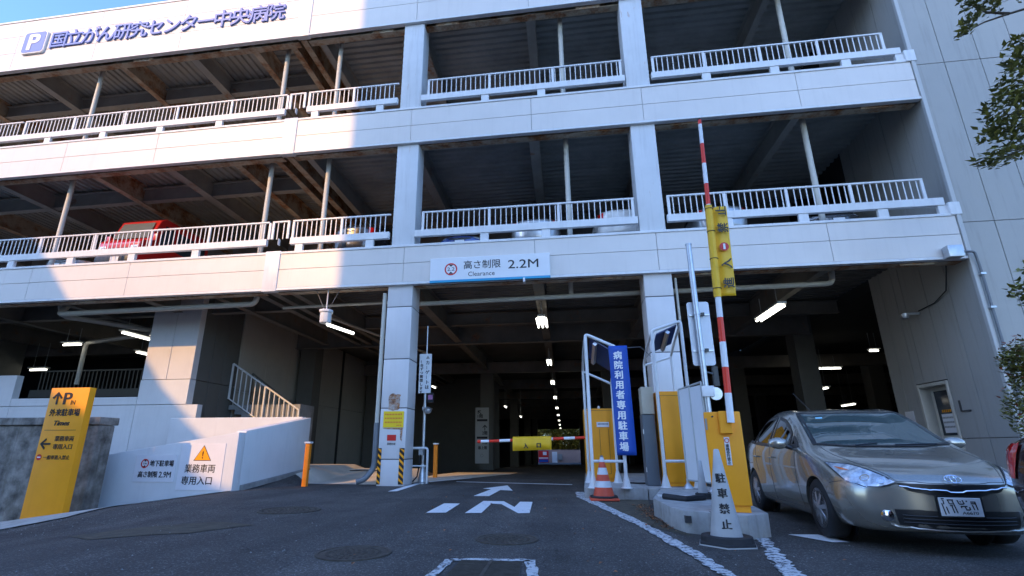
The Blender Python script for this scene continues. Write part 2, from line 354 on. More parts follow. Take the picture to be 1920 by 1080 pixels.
def text_mesh(s, size, m, ox, xd, yd, ext=0.002, width=None, height=None, bold=0.0, align='LEFT', spacing=1.0, shear=0.0, off=0.0):
    c = bpy.data.curves.new('t', 'FONT'); c.body = s; c.size = size; c.extrude = ext; c.offset = off; c.shear = shear; c.resolution_u = 3
    c.space_character = spacing; c.align_x = align
    o = bpy.data.objects.new('t', c); COL.objects.link(o)
    dg = bpy.context.evaluated_depsgraph_get(); me = bpy.data.meshes.new_from_object(o.evaluated_get(dg))
    bpy.data.objects.remove(o); bpy.data.curves.remove(c)
    me.materials.clear(); me.materials.append(m)
    xs = [v.co.x for v in me.vertices]; ys = [v.co.y for v in me.vertices]
    sx = width/(max(xs)-min(xs)) if width else 1.0
    sy = height/(max(ys)-min(ys)) if height else 1.0
    xd = Vector(xd).normalized(); yd = Vector(yd).normalized(); zd = xd.cross(yd); ox = Vector(ox)
    if bold:
        bm = bmesh.new(); bm.from_mesh(me); base = bm.copy() if False else None; n0 = len(bm.verts); src = bm.faces[:]
        for i, (dx, dy) in enumerate(((bold, 0), (0, bold), (bold, bold), (-bold*.6, bold*.4))):
            d = bmesh.ops.duplicate(bm, geom=src); bmesh.ops.translate(bm, verts=[e for e in d['geom'] if isinstance(e, bmesh.types.BMVert)], vec=(dx, dy, 0.0004*(i+1)))
        bm.to_mesh(me); bm.free()
        xs = [v.co.x for v in me.vertices]; ys = [v.co.y for v in me.vertices]
        sx = width/(max(xs)-min(xs)) if width else 1.0; sy = height/(max(ys)-min(ys)) if height else 1.0
    x0 = min(xs) if width else 0.0; y0 = min(ys) if height else 0.0
    for v in me.vertices:
        v.co = ox+xd*((v.co.x-x0)*sx)+yd*((v.co.y-y0)*sy)+zd*v.co.z
    return me
def text(s, size, m, parent, ox, xd=(1,0,0), yd=(0,0,1), name='lettering', **k):
    me = text_mesh(s, size, m, ox, xd, yd, **k)
    return obj(name, me, m, parent)
def ring(mb, c, r0, r1, xd, yd, t=0.003, n=28):
    xd, yd = Vector(xd), Vector(yd); zd = xd.cross(yd); c = Vector(c); vs = []
    for rr in (r0, r1):
        for z in (0, t):
            vs += [c+xd*rr*math.cos(2*math.pi*j/n)+yd*rr*math.sin(2*math.pi*j/n)+zd*z for j in range(n)]
    fs = []
    for j in range(n):
        k = (j+1) % n
        fs += [(n+j, n+k, 3*n+k, 3*n+j), (2*n+j, 2*n+k, 3*n+k, 3*n+j), (j, k, n+k, n+j)]
    mb.add(vs, fs)
def disc(mb, c, r, xd, yd, t=0.003, n=28):
    xd, yd = Vector(xd), Vector(yd); zd = xd.cross(yd); c = Vector(c)
    vs = [c+xd*r*math.cos(2*math.pi*j/n)+yd*r*math.sin(2*math.pi*j/n)+zd*z for z in (0, t) for j in range(n)]
    mb.add(vs, [tuple(range(n))[::-1], tuple(range(n, 2*n))]+[(j, (j+1) % n, n+(j+1) % n, n+j) for j in range(n)])
def plate(mb, c, a0, a1, b0, b1, xd, yd, t=0.003):
    xd, yd = Vector(xd), Vector(yd); zd = xd.cross(yd); c = Vector(c)
    vs = [c+xd*a+yd*b+zd*z for z in (0, t) for a, b in ((a0,b0),(a1,b0),(a1,b1),(a0,b1))]
    mb.add(vs, [(3,2,1,0),(4,5,6,7),(0,1,5,4),(1,2,6,5),(2,3,7,6),(3,0,4,7)])
def poly(mb, c, pts, xd, yd, t=0.003):
    xd, yd = Vector(xd), Vector(yd); zd = xd.cross(yd); c = Vector(c); n = len(pts)
    vs = [c+xd*a+yd*b+zd*z for z in (0, t) for a, b in pts]
    mb.add(vs, [tuple(range(n))[::-1], tuple(range(n, 2*n))]+[(j, (j+1) % n, n+(j+1) % n, n+j) for j in range(n)])

# ------------------------------------------------------------------ ground
def sm(a, b, x):
    t = max(0.0, min(1.0, (x-a)/(b-a))); return t*t*(3-2*t)
def gz(x, y):
    z = -0.133*min(9.0, max(0.0, -8.0-x))*(1-sm(13.0, 15.0, y))
    z -= 0.17*(1-sm(-7.5, -4.5, x))*(1-sm(7.4, 9.4, y))
    hx = 1-sm(-7.95, -7.45, x)
    rise = 0.40*sm(11.9, 15.6, y)
    fall = -0.17*max(0.0, y-19.0)
    fall = max(fall, -3.6)
    if x < -8.6 and y < 13: rise *= max(0.0, 1+(x+8.0))
    z += hx*rise
    hump = 0.26*sm(15.2, 18.6, y)
    if x < -5.3: z = max(z, hump)+fall if y > 15 else z
    elif x < -5.05: z += (fall+hump)*((-5.05-x)/0.25)
    if y > 20 and x > -5.3: z -= 0.0236*(min(y, 92)-20)
    if y > 92 and x <= -5.3: z = min(z, -1.7)
    return z
def frange(a, b, s_):
    out = []; x = a
    while x < b-1e-6: out.append(x); x += s_
    return out
xs = [-1500,-600,-250,-120,-60,-40,-30,-24,-20,-17]+frange(-15, -3, 0.25)+frange(-3, 14, 1.0)+[14,17,20,25,32,45,70,120,250,600,1500]
ys = [-1500,-600,-250,-120,-60,-35,-24,-16,-10,-6,-3]+frange(-1, 24, 0.25)+[24,27,30,34,40,48,56,66,78,92,96,110,140,250,600,1500]
g = MB(); nx = len(xs)
g.v = [(x, y, gz(x, y)) for y in ys for x in xs]
g.f = [(j*nx+i, j*nx+i+1, (j+1)*nx+i+1, (j+1)*nx+i) for j in range(len(ys)-1) for i in range(nx-1)]
g.mi = [0]*len(g.f)
tag(obj('road', g, asph), None, None, kind='structure')
def sheet(mb, pts, off, step=0.25):
    """flat marking draped on the ground: polygon cut into cells"""
    bm = bmesh.new(); f = bm.faces.new([bm.verts.new((x, y, 0)) for x, y in pts])
    for ax in (0, 1):
        lo = min(p[ax] for p in pts); hi = max(p[ax] for p in pts); k = math.floor(lo/step)*step+step
        while k < hi:
            co = [0,0,0]; no = [0,0,0]; co[ax] = k; no[ax] = 1
            bmesh.ops.bisect_plane(bm, geom=bm.verts[:]+bm.edges[:]+bm.faces[:], plane_co=co, plane_no=no); k += step
    bm.verts.index_update()
    mb.add([(v.co.x, v.co.y, gz(v.co.x, v.co.y)+off) for v in bm.verts], [tuple(v.index for v in f.verts) for f in bm.faces]); bm.free()
# concrete apron of the underground ramp, and the sunlit floor behind the first column
g = MB(); sheet(g, [(-7.95,14.4),(-5.35,14.3),(-4.75,14.75),(-4.3,15.6),(-3.25,17.9),(-2.2,20.6),(-2.2,24.0),(-5.0,24.0),(-5.05,18.9),(-5.32,18.9),(-5.32,24.5),(-12.8,24.5),(-12.8,15.5),(-7.95,15.5)], 0.008)
tag(obj('ramp_floor', g, floorconc), None, None, kind='structure')
g = MB(); sheet(g, [(-17,10.55),(-17,11.7),(-8.0,11.7),(-8.05,11.15),(-10.3,10.2),(-11.2,10.55)], 0.02)
sheet(g, [(-17,7.4),(-9.9,7.8),(-8.9,8.4),(-8.8,9.5),(-9.5,10.62),(-17,10.62)], 0.02)
tag(obj('pavement', g, pavem), None, None, kind='structure')
g = MB(); sheet(g, [(0.38,11.05),(0.68,9.45),(0.98,7.8),(1.22,7.0),(1.45,6.6),(1.3,8.6),(1.6,10.9)], 0.006)
tag(obj('soil_bed', g, soilm), None, None, kind='structure')

def marking(name, pts_list, m, label, off=0.010, cat='road marking', group=None):
    g = MB()
    for p in pts_list: sheet(g, p, off, 0.6)
    return solo(name, g, m, label, cat, group)
def jag(p, q, w0, w1, seed, n=22, amp=0.02):
    rnd = random.Random(seed); p, q = Vector((*p, 0)), Vector((*q, 0)); d = (q-p).normalized(); a = Vector((-d.y, d.x, 0)); A = []; B = []
    for i in range(n+1):
        t = i/n; c = p.lerp(q, t); w_ = (w0+(w1-w0)*t)/2
        A.append(tuple((c+a*(w_+rnd.uniform(-amp, amp)))[:2])); B.append(tuple((c-a*(w_+rnd.uniform(-amp, amp)))[:2]))
    return A+B[::-1]
marking('lane_line', [[(-4.22,12.1),(-4.02,12.2),(-4.22,15.3),(-3.2,17.8),(-3.32,17.85),(-4.42,15.5)]], paintline, 'white line bending from the foot of the striped column into the garage')
marking('stop_line', [[(-3.35,15.75),(0.16,14.95),(0.16,15.15),(-3.35,15.95)]], paintline, 'thin white painted line across the lane under the striped barrier arm')
marking('road_letter', [[(-2.24,8.30),(-1.93,8.36),(-1.98,9.72),(-2.28,9.72)]], paintline, 'white letter I painted on the asphalt left of the letter N')
marking('road_letter', [[(-1.62,8.36),(-1.36,8.40),(-1.40,9.80),(-1.20,9.72),(-0.78,8.45),(-0.60,8.50),(-0.66,10.20),(-0.90,10.20),(-0.92,9.30),(-1.22,10.25),(-1.62,10.25)]], paintline, 'white letter N painted on the asphalt below the white arrow')
marking('road_arrow', [[(-2.00,11.25),(-1.66,11.25),(-1.62,12.9),(-1.30,12.75),(-1.62,14.5),(-2.12,13.3),(-1.88,13.1)]], paintline, 'white arrow painted on the asphalt pointing into the entrance above the letters')
marking('edge_line', [jag((0.30,12.6),(0.33,11.4),0.20,0.26,1), jag((0.33,11.4),(0.98,7.55),0.26,0.15,2), jag((0.98,7.55),(1.22,5.5),0.15,0.15,3), jag((1.22,5.5),(1.30,4.3),0.14,0.10,4)], paintworn, 'crumbling white kerb line curving from the first island past the orange cone to the road')
marking('edge_line', [jag((2.20,6.6),(1.88,5.2),0.11,0.15,5,amp=0.03), jag((1.88,5.2),(1.70,4.3),0.15,0.17,6,amp=0.03)], paintworn, 'broad flaking white line running from the corner of the nearer concrete island')
marking('ground_patch', [[(2.60,6.90),(2.95,6.95),(3.05,6.45),(2.86,6.42)]], paintline, 'small white painted patch beside the front tyre of the beige car')
marking('worn_frame_line', [jag((-1.12,4.2),(-1.10,4.98),0.09,0.09,7,8,.012), jag((-1.10,4.98),(-0.36,5.06),0.09,0.10,8,12,.014), jag((-0.36,5.06),(-0.27,4.2),0.10,0.10,9,8,.012)], paintworn, 'worn white outline around the dark square patch at the bottom of the picture')
g = MB(); sheet(g, [(-1.02,4.0),(-1.02,4.90),(-0.44,4.98),(-0.36,4.0)], 0.008, 0.3)
g2 = MB(); sheet(g2, [(-6.6,6.35),(-5.7,5.75),(-4.6,6.0),(-4.2,6.75),(-4.9,7.0),(-6.0,6.9)], 0.006)
solo('road_patch', g2, mat('old_road_patch', (0.085, 0.068, 0.045), 0.9, var=0.4, scale=5, bump=0.5, bscale=60), 'brownish worn patch in the asphalt at the lower left', 'road patch')
gt = thing('drain_grate', 'dark rectangular iron grate inside a worn white outline in the road', 'grate', (-.7,4.5,0)); obj('frame', g, gapm, gt)
for k in range(22):
    y = 4.02+k*.042; obj('grate_bar', MB().box(-1.0+.02*(k/22), -.38-.06*(k/22), y, y+.016, .010, .022), ironm, gt)
obj('spine_bar', MB().box(-.72,-.69,4.0,4.93,.012,.026), ironm, gt)

def manhole(cx, cy, r, label):
    t = thing('manhole_cover', label, 'manhole cover', (cx, cy, gz(cx, cy)), group='round manhole covers in the entrance road')
    z = gz(cx, cy)+0.012; g = MB(); g.lathe((cx, cy, z-0.02), [(r, 0), (r, 0.022), (r-0.03, 0.022), (r-0.035, 0.014), (0.0001, 0.014)], 40)
    obj('frame', g, ironm, t)
    g = MB()
    for k in range(5):
        r0 = 0.05+k*0.07*r/0.38
        if r0 > r-0.07: break
        n = int(6+k*7)
        for j in range(n):
            a = 2*math.pi*j/n+k; c = (cx+r0*math.cos(a), cy+r0*math.sin(a)); g.box(-0.018,0.018,-0.012,0.012,0,0.005, Matrix.Translation((c[0],c[1],z-0.006)) @ Matrix.Rotation(a,4,'Z'))
    obj('tread_studs', g, ironm, t)['kind'] = 'stuff'
manhole(-0.70, 6.14, 0.36, 'round iron manhole cover in the middle of the lane below the letter N')
manhole(-2.11, 5.15, 0.37, 'round iron manhole cover nearest the lower left of the lane')
manhole(-4.6, 8.35, 0.50, 'round iron manhole cover in front of the warning triangle sign')

# ------------------------------------------------------------------ the parking garage
YF = 13.87
garage = thing('parking_garage', 'white multi-storey steel car park with cream panel bands and open decks', 'building', (-6, YF, 0))
COLX = [-12.8, -5.2, 2.43, 10.02]            # left faces of the front columns
FLOORS = {2: 7.0, 3: 12.0, 4: 17.0}
DECKZ = {2: 6.62, 3: 11.62, 4: 16.62}
BANDS = {2: (5.79, 7.03), 3: (10.78, 12.10), 4: (15.84, 18.40)}
JX = [-40.5,-37.2,-33.4,-29.6,-25.8,-22.0,-18.16,-14.33,-9.36]; JXR = [-8.88,-4.72,-0.66,2.87,7.47,10.70]
gap = 0.012
for lv, (z0, z1) in BANDS.items():
    rows = {2: (5.87, 6.49, 7.03), 3: (10.86, 11.46, 12.10), 4: (15.92, 16.74, 17.60, 18.36)}[lv]
    for seq in (JX, JXR):
        for a, b in zip(seq[:-1], seq[1:]):
            for c, d in zip(rows[:-1], rows[1:]):
                g = MB().box(a+gap/2, b-gap/2, YF-0.05, YF, c+gap/2, d-gap/2); obj('fascia_panel', g, panel_m, garage, 0.004, 1)
    for a, b in ((JX[0], JX[-1]), (JXR[0], JXR[-1]+0.02)):
        obj('fascia_backing', MB().box(a, b, YF, YF+0.06, z0+0.02, z1-0.02), gapm, garage)
        obj('drip_edge', MB().box(a, b, YF-0.065, YF+0.10, z0, z0+0.078), whitemetal, garage, 0.006, 1)
        top = MB().box(a, b, YF-0.075, YF+0.16, z1-0.005 if lv < 4 else z1-0.03, z1+0.075 if lv < 4 else z1+0.06)
        obj('cap_ledge', top, whitemetal, garage, 0.008, 1)
    g = MB().box(-9.37, -8.87, YF-0.085, YF+0.12, z0-0.03, z1+(0.10 if lv < 4 else 0.07)); obj('joint_cover', g, whitemetal, garage, 0.012, 2)
# front columns: clad at street level, bare box columns above
CJ = [0.0, 0.70, 2.10, 3.52, 5.12, 6.6]
for cx in COLX[1:3]:
    for a, b in zip(CJ[:-1], CJ[1:]):
        obj('column_panel', MB().box(cx, cx+0.78, YF+0.05, YF+0.83, a+0.012 if a else -0.05, b-0.012), colm, garage, 0.012, 2)
    obj('column_core', MB().box(cx+0.02, cx+0.76, YF+0.07, YF+0.81, 0, 6.6), gapm, garage)
for cx in COLX[1:3]:
    for lv in (2, 3):
        z0 = FLOORS[lv]-0.3; z1 = DECKZ[lv+1]
        obj('steel_column', MB().box(cx+0.02, cx+0.76, YF+0.04, YF+0.70, z0, z1), colrust, garage, 0.02, 2)
# rust stain where the sticker was
# interior columns
for row in (22.7, 31.4, 49.0, 66.6, 84.2):
    for cx in (-12.8, -5.2, 2.43, 10.02, 17.6, 25.2):
        if row == 22.7 and cx in (-5.2, 2.43): continue
        zb = -0.1 if row < 24 else -1.9
        if cx < -9: zb = -0.3
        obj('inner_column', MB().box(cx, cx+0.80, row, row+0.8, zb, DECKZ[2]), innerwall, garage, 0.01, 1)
for cx in (-20.4, -12.8, -5.2, 2.43, 10.02):
    for lv in (2, 3):
        obj('inner_column', MB().box(cx, cx+0.7, 22.6, 23.3, FLOORS[lv], DECKZ[lv+1]), steel, garage)
# corrugated decks
def corrugated(x0, x1, y0, y1, z, along, pitch=0.30, h=0.075):
    g = MB(); prof = []
    lo, hi = (x0, x1) if along == 'y' else (y0, y1); a = lo
    while a < hi:
        for da, dz in ((0, 0), (0.11, 0), (0.15, h), (0.26, h)):
            if a+da <= hi: prof.append((a+da, z+dz))
        a += pitch
    prof.append((hi, z)); n = len(prof)
    if along == 'y': vs = [(p, y0, q) for p, q in prof]+[(p, y1, q) for p, q in prof]
    else: vs = [(x0, p, q) for p, q in prof]+[(x1, p, q) for p, q in prof]
    g.add(vs, [(i, i+1, n+i+1, n+i) for i in range(n-1)])
    return g
bays_l = [-40, -29.6, -21.5, -17.17, -14.0, -11.34, -9.36]; bays_r = [-8.6, -4.81, -0.62, 3.2, 7.5, 10.72]
for lv in (2, 3, 4):
    z = DECKZ[lv]; yend = 93.0 if lv == 2 else 33.0
    for a, b in zip(bays_l[:-1], bays_l[1:]):
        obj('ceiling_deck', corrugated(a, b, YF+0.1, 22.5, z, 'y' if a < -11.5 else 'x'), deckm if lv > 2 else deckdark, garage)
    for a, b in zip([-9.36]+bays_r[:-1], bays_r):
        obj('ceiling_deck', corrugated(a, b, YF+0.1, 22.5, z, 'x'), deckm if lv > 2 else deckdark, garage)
    obj('ceiling_deck', corrugated(-40, 10.72, 22.5, 33 if lv > 2 else 40, z, 'x', 0.6), deckm if lv > 2 else deckdark, garage)
    obj('floor_slab', MB().box(-40, 10.72, YF+0.07, 33, z+0.09, z+0.36), decksurf, garage)
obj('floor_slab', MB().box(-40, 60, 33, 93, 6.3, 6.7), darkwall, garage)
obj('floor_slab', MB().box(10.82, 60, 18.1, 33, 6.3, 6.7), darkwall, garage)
# beams
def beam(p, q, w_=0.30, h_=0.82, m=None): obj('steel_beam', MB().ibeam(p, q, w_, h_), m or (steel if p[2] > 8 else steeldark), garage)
for lv in (2, 3, 4):
    z = DECKZ[lv]
    for k, x in enumerate((-29.6, -25.5, -21.5, -17.17, -14.0, -11.34)):
        beam((x, YF+0.16, z), (x, 22.4, z), 0.26 if k % 2 else 0.34, 0.80, steelrusty if lv > 2 and k % 2 else None)
    for x in (-9.75, -9.2, -8.55, -4.81, -0.62, 3.2, 7.5):
        beam((x, YF+0.16, z), (x, 33 if lv > 2 else 60, z), 0.34 if x in (-4.81, 3.2, -0.62) else 0.24, 0.80, steelrusty if lv > 2 and x in (-9.75, -9.2) else None)
    beam((-40, 16.5, z-0.12), (-9.9, 16.5, z-0.12), 0.26, 0.62)
    beam((-40, YF+0.30, z), (-9.4, YF+0.30, z), 0.26, 0.84, steelrusty)
    beam((-9.0, YF+0.30, z), (10.7, YF+0.30, z), 0.26, 0.84, steelrusty)
    beam((-8.5, 20.2, z-0.1), (10.7, 20.2, z-0.1), 0.22, 0.5)
    beam((-40, 22.7, z-0.05), (10.7, 22.7, z-0.05), 0.32, 0.85)
for y in (31.4, 40.2, 49.0, 57.8, 66.6, 75.4, 84.2): beam((-30, y, 6.3), (40, y, 6.3), 0.3, 0.7)
# bolted splice plates
pl = MB().box(-0.42, 0.42, -0.012, 0.0, -0.16, 0.16)
for i in range(5):
    for j in (-1, 1): pl.box(-0.36+i*0.17, -0.31+i*0.17, -0.035, -0.012, j*0.09-0.03, j*0.09+0.03)
    for j in (-0.11, 0.08): pl.box(-0.36+i*0.17, -0.31+i*0.17, 0.02, 0.05, j, j+0.04)
pl = mesh_from(pl, steelrusty)
for lv in (2, 3, 4):
    for x in (-6.05, -3.6, 1.4, 4.1, 9.6, -16.0, -12.2):
        inst('splice_plate', pl, garage, (x, YF+0.15, DECKZ[lv]-0.72))
# thin steel posts just behind the railing
for lv in (2, 3):
    for x in (-26.0, -18.45, -10.15, -7.95, 0.43, 7.82):
        g = MB().tube((x, 14.6, FLOORS[lv]), (x, 14.6, DECKZ[lv+1]), 0.085, 14); g.lathe((x, 14.6, DECKZ[lv+1]-0.5), [(0.11, 0), (0.11, 0.5)], 14)
        obj('pipe_post', g, pipem, garage)
# underside drain pipes
def bend(pts, r, m=pipem, name='drain_pipe', parent=garage, n=12):
    P = [Vector(p) for p in pts]; out = [P[0]]
    for i in range(1, len(P)-1):
        a = (P[i-1]-P[i]).normalized(); b = (P[i+1]-P[i]).normalized(); k = min(2.2*r, (P[i-1]-P[i]).length*.45, (P[i+1]-P[i]).length*.45)
        for t in (0, .25, .5, .75, 1): out.append((P[i]+a*k)*(1-t)**2+P[i]*2*t*(1-t)+(P[i]+b*k)*t*t)
    out.append(P[-1]); return obj(name, MB().path(out, r, n), m, parent, angle=60)
bend([(-17.6, 15.3, 6.5), (-17.6, 14.6, 5.55), (-10.05, 14.6, 5.62), (-10.0, 14.6, 6.5)], 0.09)
bend([(-17.9, 14.7, 6.4), (-17.9, 15.0, 5.6), (-15.9, 17.5, 5.5), (-20.5, 18.5, 5.4), (-20.5, 18.5, 3.6)], 0.09)
bend([(-4.9, 15.0, 5.50), (2.5, 15.0, 5.58)], 0.075)
bend([(3.3, 15.0, 5.58), (7.95, 15.0, 5.62), (8.0, 15.0, 6.5)], 0.08)
bend([(-9.4, 15.2, 5.62), (-5.3, 15.2, 5.66)], 0.05)
bend([(0.38, 15.0, 5.6), (0.38, 15.0, 6.5)], 0.075)
bend([(-8.4, 16.5, 5.6), (-6.7, 24.0, 5.6)], 0.05)
bend([(-5.34, 14.05, 5.6), (-5.34, 14.05, 1.65)], 0.062, name='downpipe')
bend([(-5.34, 14.05, 1.7), (-5.34, 14.05, 0.45), (-5.55, 13.90, 0.16), (-5.75, 13.85, 0.10)], 0.078, greypipe, 'downpipe')
bend([(3.34, 14.1, 5.7), (3.34, 14.1, 0.2)], 0.035, name='downpipe')
# walls inside the garage
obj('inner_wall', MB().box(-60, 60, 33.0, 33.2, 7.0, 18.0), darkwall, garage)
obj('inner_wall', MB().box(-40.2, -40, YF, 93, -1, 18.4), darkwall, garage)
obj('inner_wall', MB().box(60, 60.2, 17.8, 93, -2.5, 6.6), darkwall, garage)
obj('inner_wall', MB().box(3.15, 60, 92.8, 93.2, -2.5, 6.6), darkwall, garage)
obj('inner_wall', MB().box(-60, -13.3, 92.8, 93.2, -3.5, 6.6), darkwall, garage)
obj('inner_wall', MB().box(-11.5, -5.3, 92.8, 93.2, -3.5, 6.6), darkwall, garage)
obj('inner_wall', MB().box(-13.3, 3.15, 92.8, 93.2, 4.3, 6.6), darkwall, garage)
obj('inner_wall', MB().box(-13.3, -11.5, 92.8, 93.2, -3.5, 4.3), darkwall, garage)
obj('raised_floor', MB().box(-40, 10.72, 15.0, 33, 7.02, 7.38), decksurf, garage)
# back parts of the walls over the underground ramp, in panels
for i in range(11):
    y0 = 18.45+i*1.9
    for z0, z1 in ((-4.2, 3.2), (3.22, 6.6)):
        obj('ramp_wall_panel', MB().box(-13.25, -13.05, y0+0.008, y0+1.892, z0, z1), rampwall, garage)
obj('inner_wall', MB().box(-13.25, -4.95, 38.8, 39.0, -4.4, 6.6), innerwall, garage)
# low wall, sill and pillar in front of the left bay
for x0, x1 in ((-60, -27.6), (-27.58, -24.0), (-23.98, -20.25)):
    obj('wall_panel', MB().box(x0, x1, 15.90, 16.15, -1.6, 2.46), whitewall, garage); obj('wall_panel', MB().box(x0, x1, 15.90, 16.15, 2.48, 3.62), whitewall, garage)
obj('wall_panel', MB().box(-20.23, -15.02, 15.90, 16.15, -1.6, 2.46), whitewall, garage)
obj('wall_panel', MB().box(-20.23, -15.02, 15.90, 16.15, 2.48, 2.75), whitewall, garage)
obj('wall_panel', MB().box(-15.0, -12.6, 15.90, 16.15, -1.6, 2.46), whitewall, garage)
obj('wall_panel', MB().box(-15.0, -13.06, 15.90, 16.2, 2.48, 3.34), whitewall, garage)
for x0, x1 in ((-15.0, -14.03), (-14.01, -13.06)):
    obj('pillar_panel', MB().box(x0, x1, 15.92, 16.2, 3.36, 6.6), colm, garage, 0.008, 1)
for y0, y1 in ((16.22, 16.85), (16.87, 17.55), (17.57, 18.4)):
    obj('pillar_panel', MB().box(-13.25, -13.06, y0, y1, 3.36, 6.6), innerwall, garage, 0.006, 1)
    obj('pillar_panel', MB().box(-13.25, -13.06, y0, y1, 0.0, 3.34), innerwall, garage, 0.006, 1)
obj('inner_wall', MB().box(-27.2, -25.6, 19.0, 20.2, 0.0, 6.6), innerwall, garage)
obj('inner_wall', MB().box(-40, -13, 28.0, 28.2, -2, 6.6), darkwall, garage)
obj('inner_floor', MB().box(-60, -13.3, 16.2, 28, 2.5, 2.62), concrete, garage)
# parapets: one along the pavement, one turning into the ramp
g = MB(); g.prism([(-16.5, -1.6), (-8.0, -0.4), (-8.0, 1.38), (-16.5, 0.10)], 11.7, 11.98)
pw = thing('parapet_wall', 'white rendered sloping wall carrying two paper notices beside the underground ramp', 'wall', (-9.5, 11.7, -0.3)); obj('wall', g, whitewall, pw, 0.02, 2)
g = MB(); g.prism([(11.99, -0.4), (15.25, -0.2), (15.25, 1.93), (11.99, 1.42)], -8.28, -8.0, lambda a, b, c: (c, a, b))
obj('side_wall', g, whitewall, pw, 0.02, 2)
obj('landing_wall', MB().box(-13.0, -8.3, 15.25, 15.5, -0.5, 1.96), whitewall, pw, 0.015, 1)
g = MB().prism([(12.0, 0.0), (15.3, 0.30), (15.3, 0.40), (12.0, 0.12)], -7.99, -7.88, lambda a, b, c: (c, a, b)); obj('skirting', g, concrete, pw)

# railings on the decks
bal = mesh_from(MB().box(-0.0135, 0.0135, -0.008, 0.008, -0.30, 0.30), whitemetal)
def deck_rail(lv, x0, x1, posts, stubs, label, beam_ext=(0.12, 0.12)):
    z = {2: 7.10, 3: 12.17}[lv]; y = YF+0.03
    t = thing('railing', label, 'railing', ((x0+x1)/2, y, z), group='railings along the open decks')
    obj('top_rail', MB().box(x0, x1, y-0.03, y+0.03, z+1.09, z+1.145), whitemetal, t, 0.006, 1)
    obj('lower_beam', MB().box(x0-beam_ext[0], x1+beam_ext[1], y-0.07, y+0.05, z+0.27, z+0.50), whitemetal, t, 0.008, 1)
    for s_ in stubs: obj('foot_block', MB().box(s_-0.13, s_+0.13, y-0.05, y+0.05, z-0.03, z+0.27), whitemetal, t, 0.006, 1)
    for p in posts: obj('post', MB().box(p-0.04, p+0.04, y-0.025, y+0.025, z+0.50, z+1.09), whitemetal, t, 0.004, 1)
    n = int((x1-x0)/0.166)
    for i in range(1, n):
        x = x0+(x1-x0)*i/n
        if min([abs(x-p) for p in posts]+[9]) < 0.06: continue
        inst('baluster', bal, t, (x, y, z+0.795))
    return t
for lv, nm in ((2, 'first open deck'), (3, 'second open deck')):
    deck_rail(lv, -20.45, -9.45, [-20.45+2.2*k+0.03 for k in range(6)], [-19.2, -16.8, -14.4, -12.0], f'long white railing left of the joint cover, {nm}'+(', before the red van' if lv == 2 else ', under the blue letters'), (1.2, 0.0))
    deck_rail(lv, -24.9, -20.56, [-24.8, -22.7], [-24.0, -21.6], f'white railing at the far left edge of the {nm}', (0.1, -1.15))
    deck_rail(lv, -9.34, -8.72, [-9.30, -8.76], [], f'short piece of white railing over the joint cover, {nm}', (-0.3, -0.3))
    deck_rail(lv, -8.62, -5.26, [-8.58, -6.9], [-8.3, -5.9], f'white railing between joint cover and first column, {nm}', (0, 0))
    deck_rail(lv, -4.22, 2.36, [-4.18, -2.05, 0.09, 2.30], [-2.2, -0.31], f'white railing between the two front columns, {nm}', (0.2, 0.05))
    deck_rail(lv, 3.30, 10.20, [3.34, 4.92, 6.62, 8.32, 10.16], [4.92, 6.95, 9.0, 10.5], f'white railing right of the second column, {nm}', (0.05, 0.35))
    # inner guard seen through the slot
    t = thing('inner_guard', f'low barred guard behind the railings of the {nm}', 'guard rail', (0, 15.1, FLOORS[lv]))
    for z in (0.05, 0.62): obj('rail', MB().box(-24, 10.6, 15.08, 15.12, FLOORS[lv]+z, FLOORS[lv]+z+0.04), whitemetal, t)
    g = MB(); x = -24
    while x < 10.5: g.box(x-0.012, x+0.012, 15.09, 15.11, FLOORS[lv]+0.09, FLOORS[lv]+0.62); x += 0.2
    o = obj('bars', g, whitemetal, t); o['kind'] = 'stuff'
obj('end_plate', MB().box(10.58, 10.86, YF-0.10, YF+0.05, 7.05, 7.42), whitemetal, garage, 0.01, 1)
obj('end_plate', MB().box(10.58, 10.86, YF-0.10, YF+0.05, 12.1, 12.5), whitemetal, garage, 0.01, 1)

# railing inside the left bay and the stair rails
t = thing('railing', 'grey railing in the shade of the left bay above the yellow parking sign', 'railing', (-20.4, 19.0, 3.2))
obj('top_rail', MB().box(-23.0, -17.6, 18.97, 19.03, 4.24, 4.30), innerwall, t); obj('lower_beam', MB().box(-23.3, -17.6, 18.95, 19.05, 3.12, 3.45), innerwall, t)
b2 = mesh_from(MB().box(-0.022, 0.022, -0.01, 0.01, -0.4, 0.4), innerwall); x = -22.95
while x < -17.6: inst('baluster', b2, t, (x, 19.0, 3.84)); x += 0.2
def stair_rail_x(P_, label, m=whitemetal):
    y, x0, x1, z0, z1, hgt = P_; t = thing('stair_railing', label, 'railing', (x0, y, z0), group='sloping rails of the steps')
    obj('top_rail', MB().tube((x0, y, z0+hgt), (x1, y, z1+hgt), 0.035, 8), m, t); obj('bottom_rail', MB().tube((x0, y, z0+0.12), (x1, y, z1+0.12), 0.025, 8), m, t)
    n = int((x1-x0)/0.21)
    for i in range(n+1):
        x = x0+(x1-x0)*i/n; z = z0+(z1-z0)*i/n; th = 0.06 if i in (0, n) or i == n//2 else 0.035
        obj('baluster', MB().box(x-th/2, x+th/2, y-th/2, y+th/2, z+0.1, z+hgt), m, t)
STAIRA = (18.05, -13.0, -10.0, 2.75, 0.90, 1.49); STAIRB = (19.3, -12.95, -10.6, 2.75, 1.15, 1.27)
st_ = thing('staircase', 'grey steps rising to the left behind the white sloping wall', 'stairs', (-11.5, 18.7, 0))
for k in range(11):
    obj('step', MB().box(-13.0+k*0.29, -10.0, 18.12, 19.22, 2.62-(k+1)*0.18, 2.62-k*0.18), concrete, st_)
